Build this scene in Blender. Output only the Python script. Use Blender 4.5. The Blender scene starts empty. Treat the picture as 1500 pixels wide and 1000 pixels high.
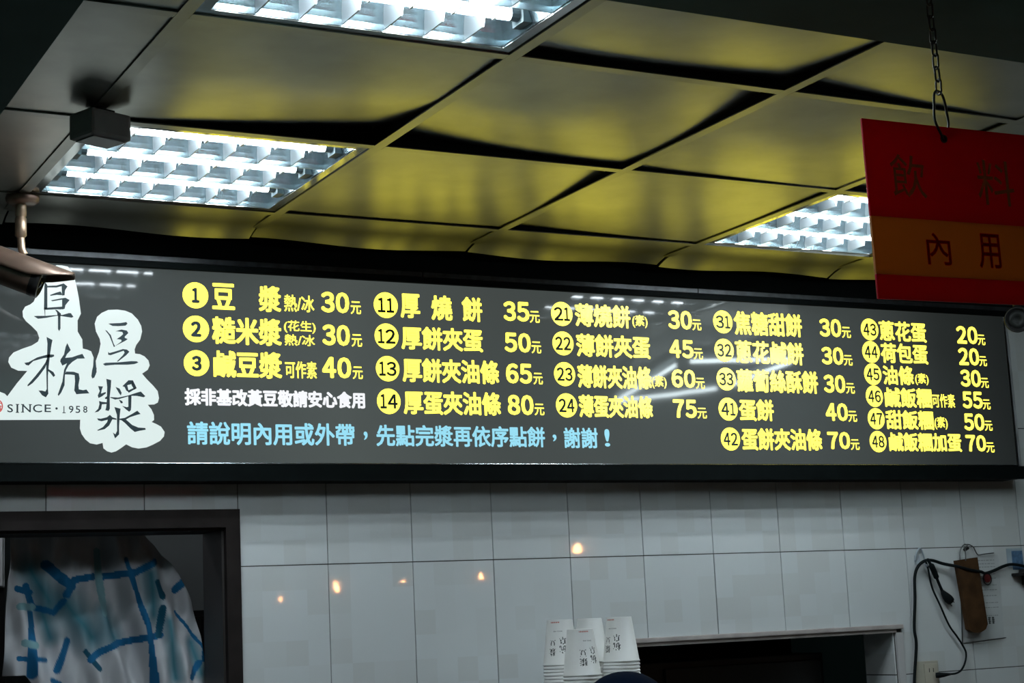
import bpy, bmesh, math, random
from mathutils import Vector, Matrix
from mathutils.geometry import tessellate_polygon
random.seed(7)
SC = bpy.context.scene
C = SC.collection
PI = math.pi

# ------------------------------------------------------------------ camera
cd = bpy.data.cameras.new('camera')
cam = bpy.data.objects.new('camera', cd)
C.objects.link(cam)
R_ = Vector((0.88374088, -0.46564779, -0.04662819))
U_ = Vector((-0.03564502, -0.16632658, 0.98542625))
F_ = Vector((0.46661707, 0.8691994, 0.16358763))
cam.matrix_world = Matrix(((R_.x, U_.x, -F_.x, -0.80334758), (R_.y, U_.y, -F_.y, -3.7817932),
                           (R_.z, U_.z, -F_.z, 1.60048044), (0, 0, 0, 1)))
cd.sensor_fit = 'HORIZONTAL'
cd.sensor_width = 36
cd.lens = 2501.8 / 1500 * 36
cd.clip_start = 0.05
SC.camera = cam
# ------------------------------------------------------------------ world, exposure, lamp strengths
wd = bpy.data.worlds.new('night')
SC.world = wd
wd.use_nodes = True
wd.node_tree.nodes['Background'].inputs[0].default_value = (0.35, 0.62, 0.60, 1)
wd.node_tree.nodes['Background'].inputs[1].default_value = 0.035
SC.view_settings.view_transform = 'Standard'
SC.view_settings.look = 'None'
SC.view_settings.exposure = 0.0
SC.view_settings.gamma = 1.0
SC.view_settings.use_curve_mapping = False
TUBE = 76.0         # troffer tubes
BATTEN = 42.0     # bare tubes to the right, out of the frame
BACKROOM = 24.0  # strength of the added back-room bulb
LETTER = 2.35      # backlit lettering
PANEL_GLOW = 0.014

# ------------------------------------------------------------------ helpers
def mat(name, col, rough=0.5, metal=0.0, emit=None, es=0.0, spec=None, noise=None, bump=None, trans=0.0, aniso=0.0):
    """noise=(scale, amount) varies value; bump=(scale, strength, distance)"""
    m = bpy.data.materials.new(name)
    m.use_nodes = True
    nt = m.node_tree
    b = nt.nodes['Principled BSDF']
    b.inputs['Base Color'].default_value = (*col, 1)
    b.inputs['Roughness'].default_value = rough
    b.inputs['Metallic'].default_value = metal
    if spec is not None:
        b.inputs['Specular IOR Level'].default_value = spec
    if emit:
        b.inputs['Emission Color'].default_value = (*emit, 1)
        b.inputs['Emission Strength'].default_value = es
    if noise or bump:
        tc = nt.nodes.new('ShaderNodeTexCoord')
    if noise:
        n = nt.nodes.new('ShaderNodeTexNoise')
        n.inputs['Scale'].default_value = noise[0]
        n.inputs['Detail'].default_value = 6
        nt.links.new(tc.outputs['Object'], n.inputs['Vector'])
        r = nt.nodes.new('ShaderNodeMapRange')
        r.inputs['From Min'].default_value = 0.3
        r.inputs['From Max'].default_value = 0.7
        r.inputs['To Min'].default_value = 1 - noise[1]
        r.inputs['To Max'].default_value = 1 + noise[1] * 0.5
        nt.links.new(n.outputs['Fac'], r.inputs['Value'])
        x = nt.nodes.new('ShaderNodeMix')
        x.data_type = 'RGBA'
        x.blend_type = 'MULTIPLY'
        x.inputs['Factor'].default_value = 1
        x.inputs['A'].default_value = (*col, 1)
        nt.links.new(r.outputs['Result'], x.inputs['B'])
        nt.links.new(x.outputs['Result'], b.inputs['Base Color'])
    if bump:
        n = nt.nodes.new('ShaderNodeTexNoise')
        n.inputs['Scale'].default_value = bump[0]
        n.inputs['Detail'].default_value = 3
        nt.links.new(tc.outputs['Object'], n.inputs['Vector'])
        bp = nt.nodes.new('ShaderNodeBump')
        bp.inputs['Strength'].default_value = bump[1]
        bp.inputs['Distance'].default_value = bump[2]
        nt.links.new(n.outputs['Fac'], bp.inputs['Height'])
        nt.links.new(bp.outputs['Normal'], b.inputs['Normal'])
    if trans:
        out = nt.nodes['Material Output']
        t = nt.nodes.new('ShaderNodeBsdfTranslucent')
        t.inputs['Color'].default_value = (*col, 1)
        mx = nt.nodes.new('ShaderNodeMixShader')
        mx.inputs['Fac'].default_value = trans
        nt.links.new(b.outputs[0], mx.inputs[1])
        nt.links.new(t.outputs[0], mx.inputs[2])
        nt.links.new(mx.outputs[0], out.inputs['Surface'])
    return m

def obj(name, bm, m, parent=None, smooth=False, loc=None):
    me = bpy.data.meshes.new(name)
    bmesh.ops.recalc_face_normals(bm, faces=bm.faces)
    bm.to_mesh(me)
    bm.free()
    me.materials.append(m)
    if smooth:
        me.polygons.foreach_set('use_smooth', [True] * len(me.polygons))
    o = bpy.data.objects.new(name, me)
    C.objects.link(o)
    if parent:
        o.parent = parent
    if loc:
        o.location = loc
    return o

def tag(o, label, cat, group=None):
    o['label'] = label
    o['category'] = cat
    if group:
        o['group'] = group
    return o

def thing(name, label, cat, loc=(0, 0, 0), rot=(0, 0, 0), group=None):
    o = bpy.data.objects.new(name, None)
    C.objects.link(o)
    o.location = loc
    o.rotation_euler = rot
    o.empty_display_size = 0.05
    return tag(o, label, cat, group)

def struct(o):
    o['kind'] = 'structure'
    return o

def box(bm, x0, x1, y0, y1, z0, z1, M=None, bev=0):
    co = [(x0, y0, z0), (x1, y0, z0), (x1, y1, z0), (x0, y1, z0), (x0, y0, z1), (x1, y0, z1), (x1, y1, z1), (x0, y1, z1)]
    v = [bm.verts.new(M @ Vector(c) if M else c) for c in co]
    fs = [bm.faces.new([v[i] for i in f]) for f in ((0, 3, 2, 1), (4, 5, 6, 7), (0, 1, 5, 4), (1, 2, 6, 5), (2, 3, 7, 6), (3, 0, 4, 7))]
    if bev:
        es = list({e for f in fs for e in f.edges})
        bmesh.ops.bevel(bm, geom=es, offset=bev, segments=2, affect='EDGES', profile=0.6)

def bx(name, m, x0, x1, y0, y1, z0, z1, parent=None, bev=0, M=None):
    bm = bmesh.new()
    box(bm, x0, x1, y0, y1, z0, z1, M, bev)
    return obj(name, bm, m, parent)

def cyl(bm, p0, p1, r0, r1=None, seg=24, cap=True):
    p0, p1 = Vector(p0), Vector(p1)
    r1 = r0 if r1 is None else r1
    d = (p1 - p0).normalized()
    a = d.orthogonal().normalized()
    b = d.cross(a)
    A, B = [], []
    for i in range(seg):
        t = 2 * PI * i / seg
        q = a * math.cos(t) + b * math.sin(t)
        A.append(bm.verts.new(p0 + q * r0))
        B.append(bm.verts.new(p1 + q * r1))
    for i in range(seg):
        j = (i + 1) % seg
        bm.faces.new((A[i], A[j], B[j], B[i]))
    if cap:
        bm.faces.new(A[::-1])
        bm.faces.new(B)

def lathe(bm, prof, seg=32, M=None, cap=False):
    rings = []
    for r, z in prof:
        ring = []
        for i in range(seg):
            t = 2 * PI * i / seg
            c = Vector((r * math.cos(t), r * math.sin(t), z))
            ring.append(bm.verts.new(M @ c if M else c))
        rings.append(ring)
    for k in range(len(rings) - 1):
        for i in range(seg):
            j = (i + 1) % seg
            bm.faces.new((rings[k][i], rings[k][j], rings[k + 1][j], rings[k + 1][i]))
    if cap:
        bm.faces.new(rings[0][::-1])
        bm.faces.new(rings[-1])

def spline(pts, n=8, closed=False):
    pts = [Vector(p) for p in pts]
    N = len(pts)
    out = []
    rng = range(N if closed else N - 1)
    for i in rng:
        p0 = pts[(i - 1) % N] if (closed or i > 0) else pts[0]
        p1 = pts[i]
        p2 = pts[(i + 1) % N]
        p3 = pts[(i + 2) % N] if (closed or i + 2 < N) else pts[-1]
        for k in range(n):
            t = k / n
            out.append(0.5 * ((2 * p1) + (p2 - p0) * t + (2 * p0 - 5 * p1 + 4 * p2 - p3) * t * t + (3 * p1 - p0 - 3 * p2 + p3) * t ** 3))
    if not closed:
        out.append(pts[-1])
    return out

def tube(bm, pts, r, seg=8, closed=False):
    pts = [Vector(p) for p in pts]
    N = len(pts)
    rings = []
    a = None
    for i, p in enumerate(pts):
        if closed:
            d = (pts[(i + 1) % N] - pts[i - 1]).normalized()
        else:
            d = (pts[min(i + 1, N - 1)] - pts[max(i - 1, 0)]).normalized()
        if a is None:
            a = d.orthogonal().normalized()
        a = (a - d * a.dot(d)).normalized()
        b = d.cross(a)
        rr = r[i] if isinstance(r, (list, tuple)) else r
        rings.append([bm.verts.new(p + (a * math.cos(2 * PI * k / seg) + b * math.sin(2 * PI * k / seg)) * rr) for k in range(seg)])
    for i in range(N if closed else N - 1):
        A, B = rings[i], rings[(i + 1) % N]
        if closed and i == N - 1:   # best twist match
            off = min(range(seg), key=lambda o: (A[0].co - B[o].co).length)
            B = B[off:] + B[:off]
        for k in range(seg):
            j = (k + 1) % seg
            bm.faces.new((A[k], A[j], B[j], B[k]))
    if not closed:
        bm.faces.new(rings[0][::-1])
        bm.faces.new(rings[-1])

def glyphs(s, offset=0.0):
    """mesh data (verts, faces) of a string in the built-in typeface"""
    key = (s, offset)
    if key in glyphs.cache:
        return glyphs.cache[key]
    cu = bpy.data.curves.new('lettering_outline', 'FONT')
    cu.body = s
    cu.size = 1
    cu.offset = offset
    cu.resolution_u = 3
    o = bpy.data.objects.new('lettering_outline', cu)
    me = bpy.data.meshes.new_from_object(o)
    V = [tuple(v.co) for v in me.vertices]
    Fc = [tuple(p.vertices) for p in me.polygons]
    bpy.data.meshes.remove(me)
    bpy.data.objects.remove(o)
    bpy.data.curves.remove(cu)
    glyphs.cache[key] = (V, Fc)
    return V, Fc
glyphs.cache = {}

FULL = {c: chr(ord(c) + 0xFEE0) for c in '0123456789/()!'}
def digits(bm, s, x0, x1, z0, z1, bold, y=0.0):
    """numerals in the heavier wide-glyph typeface, each set in its own cell"""
    ws = [0.66 if c == '1' else 1.0 for c in s]
    gap = 0.10
    u = (x1 - x0) / (sum(ws) + gap * (len(s) - 1))
    x = x0
    for c, w in zip(s, ws):
        letter(bm, FULL[c], x, x + w * u, z0, z1, bold=bold, y=y)
        x += (w + gap) * u

def letter(bm, s, x0, x1, z0, z1, fn=None, bold=0.0, y=0.0):
    """glyphs fitted to a rectangle; bold thickens the strokes by overprinting shifted copies"""
    if bold:
        bx, bz = bold * (z1 - z0), bold * (z1 - z0)
        x0 += bx; x1 -= bx; z0 += bz; z1 -= bz
        for k, (sx, sz) in enumerate(((-1, -0.6), (1, -0.6), (-1, 0.6), (1, 0.6), (0, 1), (0, -1), (-0.3, 0), (0.4, 0))):
            letter(bm, s, x0 + sx * bx, x1 + sx * bx, z0 + sz * bz, z1 + sz * bz, fn=fn, y=y - 0.00002 * k)
        return
    V, Fc = glyphs(s, 0.0)
    ax = min(v[0] for v in V); bx_ = max(v[0] for v in V)
    ay = min(v[1] for v in V); by = max(v[1] for v in V)
    vs = []
    for v in V:
        X = x0 + (v[0] - ax) / (bx_ - ax) * (x1 - x0)
        Z = z0 + (v[1] - ay) / (by - ay) * (z1 - z0)
        vs.append(bm.verts.new(fn(X, Z) if fn else (X, y, Z)))
    for f in Fc:
        try:
            bm.faces.new([vs[i] for i in f])
        except ValueError:
            pass

def ngon(bm, pts, y):
    vs = [bm.verts.new((p[0], y, p[1])) for p in pts]
    for t in tessellate_polygon([[Vector((p[0], p[1], 0)) for p in pts]]):
        bm.faces.new([vs[k] for k in t])

def disc(bm, x, z, r, y, n=40):
    f = bm.faces.new([bm.verts.new((x + r * math.cos(2 * PI * i / n), y, z + r * math.sin(2 * PI * i / n))) for i in range(n)])

# ------------------------------------------------------------------ materials
def see_through(name, tint, ink, f):
    """thin print on the acrylic: part tinted clear film, part opaque ink"""
    m = mat(name, ink, 0.5)
    nt = m.node_tree
    t = nt.nodes.new('ShaderNodeBsdfTransparent')
    t.inputs['Color'].default_value = (*tint, 1)
    mx = nt.nodes.new('ShaderNodeMixShader')
    mx.inputs['Fac'].default_value = f
    nt.links.new(nt.nodes['Principled BSDF'].outputs[0], mx.inputs[1])
    nt.links.new(t.outputs[0], mx.inputs[2])
    nt.links.new(mx.outputs[0], nt.nodes['Material Output'].inputs['Surface'])
    return m
M_panel = mat('ceiling_sheet', (0.325, 0.318, 0.28), 0.33, 0.97, noise=(9, 0.16), bump=(5, 0.12, 0.01))
M_bar = mat('ceiling_bar', (0.30, 0.295, 0.26), 0.34, 0.95, noise=(14, 0.12))
M_soffit = mat('dark_soffit', (0.075, 0.16, 0.15), 0.8, noise=(4, 0.3))
M_void = mat('void_shade', (0.006, 0.008, 0.008), 0.9, spec=0.1)  # near black standing in for the shade above ceiling and sign
M_black = mat('black_frame', (0.003, 0.005, 0.005), 0.6, spec=0.06, noise=(20, 0.3))
M_alu = mat('aluminium_edge', (0.55, 0.58, 0.60), 0.25, 1.0, noise=(30, 0.3))
M_face = mat('charcoal_acrylic', (0.022, 0.025, 0.026), 0.05, emit=(0.85, 1.0, 0.95), es=PANEL_GLOW, spec=0.30, noise=(1.6, 0.3), bump=(1.6, 0.10, 0.01))
M_yel = mat('yellow_backlit_letters', (0.12, 0.10, 0.02), 0.2, emit=(1.0, 0.88, 0.080), es=LETTER)
M_wht = mat('white_backlit_letters', (0.12, 0.12, 0.12), 0.2, emit=(0.93, 0.94, 0.97), es=0.95)
M_logo = mat('white_backlit_logo', (0.12, 0.12, 0.12), 0.2, emit=(0.80, 0.93, 0.90), es=0.80)
M_cyan = mat('blue_backlit_letters', (0.05, 0.1, 0.12), 0.2, emit=(0.33, 0.76, 0.93), es=0.92)
M_ink = mat('dark_print', (0.03, 0.045, 0.05), 0.4, spec=0.08)
M_seal = mat('red_seal_print', (0.5, 0.08, 0.06), 0.3, emit=(0.6, 0.08, 0.07), es=0.4)
M_grout = mat('grout', (0.07, 0.07, 0.065), 0.9)
M_dkbrown = mat('dark_metal_frame', (0.020, 0.016, 0.015), 0.6, spec=0.1, noise=(12, 0.3))
M_reflector = mat('louvre_aluminium', (0.26, 0.34, 0.37), 0.22, 0.9)
M_blade = mat('louvre_white', (0.20, 0.22, 0.23), 0.35, 0.25)
M_tray = mat('fixture_tray', (0.16, 0.20, 0.215), 0.5)
M_frame = mat('fixture_rim', (0.50, 0.50, 0.49), 0.12, 0.9)
M_tube = mat('fluorescent_tube', (0.9, 0.9, 0.9), 0.3, emit=(0.84, 0.94, 1.0), es=TUBE)
M_btube = mat('batten_tube', (0.9, 0.9, 0.9), 0.3, emit=(0.82, 0.96, 1.0), es=BATTEN)
M_bulb = mat('warm_bulb', (0.9, 0.6, 0.3), 0.3, emit=(1.0, 0.42, 0.14), es=110)
M_red = mat('red_acrylic', (0.50, 0.010, 0.034), 0.3, trans=0.5)
M_gold = mat('gold_print', (0.50, 0.22, 0.05), 0.45, trans=0.5)
M_redp = see_through('red_print', (0.95, 0.25, 0.30), (0.5, 0.02, 0.02), 0.85)
M_goldl = see_through('faded_gold_letters', (1.0, 1.0, 1.0), (0.9, 0.6, 0.2), 0.82)
M_steel = mat('dark_steel', (0.09, 0.09, 0.085), 0.4, 0.8)
M_camb = mat('bronze_camera_paint', (0.17, 0.11, 0.08), 0.32, 0.45, noise=(25, 0.2))
M_brass = mat('brass_stem', (0.36, 0.25, 0.17), 0.35, 0.6)
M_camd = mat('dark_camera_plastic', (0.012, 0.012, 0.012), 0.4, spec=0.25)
M_grey = mat('grey_plastic', (0.30, 0.27, 0.26), 0.5, noise=(20, 0.15))
M_cup = mat('white_paper', (0.70, 0.71, 0.70), 0.55, noise=(10, 0.05))
M_cupink = mat('cup_black_print', (0.03, 0.04, 0.04), 0.6)
M_cupred = mat('cup_red_print', (0.55, 0.10, 0.07), 0.6)
M_cable = mat('black_rubber', (0.006, 0.009, 0.010), 0.6, spec=0.12)
M_wood = mat('brown_wood', (0.060, 0.030, 0.012), 0.7, spec=0.15, noise=(30, 0.4))
M_wire = mat('hanger_wire', (0.12, 0.13, 0.13), 0.35, 0.9)
M_poster = mat('poster_paper', (0.50, 0.53, 0.535), 0.6, noise=(8, 0.1))
M_ivory = mat('ivory_plastic', (0.46, 0.44, 0.36), 0.45, noise=(10, 0.1))
M_tag = mat('dark_red_plastic', (0.09, 0.012, 0.012), 0.4)
M_blue = mat('blue_sticker', (0.10, 0.20, 0.34), 0.4, noise=(60, 0.5))
M_trim = mat('grey_trim', (0.40, 0.36, 0.34), 0.4, noise=(20, 0.2))
M_floor = mat('dark_floor', (0.08, 0.08, 0.075), 0.5, noise=(5, 0.3))
M_sidew = mat('dim_wall', (0.10, 0.11, 0.11), 0.8, noise=(4, 0.2))
M_shelf = mat('brushed_steel', (0.45, 0.46, 0.47), 0.35, 1.0)

def uneven_glow(m):
    """brightness of the face put in as an emission ramp along X, stronger at left"""
    nt = m.node_tree
    b = nt.nodes['Principled BSDF']
    tc = nt.nodes.new('ShaderNodeTexCoord')
    sp = nt.nodes.new('ShaderNodeSeparateXYZ')
    nt.links.new(tc.outputs['Object'], sp.inputs[0])
    mr = nt.nodes.new('ShaderNodeMapRange')
    mr.inputs['From Min'].default_value = 0.0
    mr.inputs['From Max'].default_value = 3.2
    nt.links.new(sp.outputs['X'], mr.inputs['Value'])
    cr = nt.nodes.new('ShaderNodeValToRGB')
    e = cr.color_ramp.elements
    e[0].position = 0.0; e[0].color = (0.035,) * 3 + (1,)
    e[1].position = 1.0; e[1].color = (0.010,) * 3 + (1,)
    for p, v in ((0.15, 0.055), (0.27, 0.080), (0.42, 0.064), (0.60, 0.060), (0.82, 0.046), (0.90, 0.022)):
        n = e.new(p); n.color = (v, v, v, 1)
    nt.links.new(mr.outputs['Result'], cr.inputs['Fac'])
    nt.links.new(cr.outputs['Color'], b.inputs['Emission Strength'])
uneven_glow(M_face)

def tile_material():
    m = mat('glazed_tile', (0.5, 0.5, 0.5), 0.03)
    nt = m.node_tree
    b = nt.nodes['Principled BSDF']
    g = nt.nodes.new('ShaderNodeNewGeometry')
    s = nt.nodes.new('ShaderNodeSeparateXYZ')
    nt.links.new(g.outputs['Position'], s.inputs[0])
    def cell(sock, step, off):
        a = nt.nodes.new('ShaderNodeMath'); a.operation = 'ADD'; a.inputs[1].default_value = off
        d = nt.nodes.new('ShaderNodeMath'); d.operation = 'DIVIDE'; d.inputs[1].default_value = step
        f = nt.nodes.new('ShaderNodeMath'); f.operation = 'FLOOR'
        nt.links.new(sock, a.inputs[0]); nt.links.new(a.outputs[0], d.inputs[0]); nt.links.new(d.outputs[0], f.inputs[0])
        return f.outputs[0]
    cx = cell(s.outputs['X'], 0.23863 / 4, -0.60633)
    cz = cell(s.outputs['Z'], 0.37917 / 6, -1.77663)
    co = nt.nodes.new('ShaderNodeCombineXYZ')
    nt.links.new(cx, co.inputs[0]); nt.links.new(cz, co.inputs[1])
    w = nt.nodes.new('ShaderNodeTexWhiteNoise')
    w.noise_dimensions = '3D'
    nt.links.new(co.outputs[0], w.inputs['Vector'])
    r = nt.nodes.new('ShaderNodeValToRGB')
    r.color_ramp.elements[0].color = (0.575, 0.60, 0.595, 1)
    r.color_ramp.elements[1].color = (0.61, 0.645, 0.65, 1)
    r.color_ramp.elements[0].position = 0.15
    r.color_ramp.elements[1].position = 0.55
    nt.links.new(w.outputs['Value'], r.inputs['Fac'])
    nt.links.new(r.outputs['Color'], b.inputs['Base Color'])
    # very gentle waviness of the glaze, different per mosaic square
    n = nt.nodes.new('ShaderNodeTexNoise'); n.inputs['Scale'].default_value = 6
    nt.links.new(g.outputs['Position'], n.inputs['Vector'])
    bp = nt.nodes.new('ShaderNodeBump'); bp.inputs['Strength'].default_value = 0.03; bp.inputs['Distance'].default_value = 0.01
    nt.links.new(n.outputs['Fac'], bp.inputs['Height'])
    nt.links.new(bp.outputs['Normal'], b.inputs['Normal'])
    return m
M_tile = tile_material()

def cloth_material():
    m = mat('printed_cloth', (0.5, 0.5, 0.5), 0.85)
    nt = m.node_tree
    a = nt.nodes.new('ShaderNodeVertexColor')
    a.layer_name = 'print'
    nt.links.new(a.outputs['Color'], nt.nodes['Principled BSDF'].inputs['Base Color'])
    return m
M_cloth = cloth_material()

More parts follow.
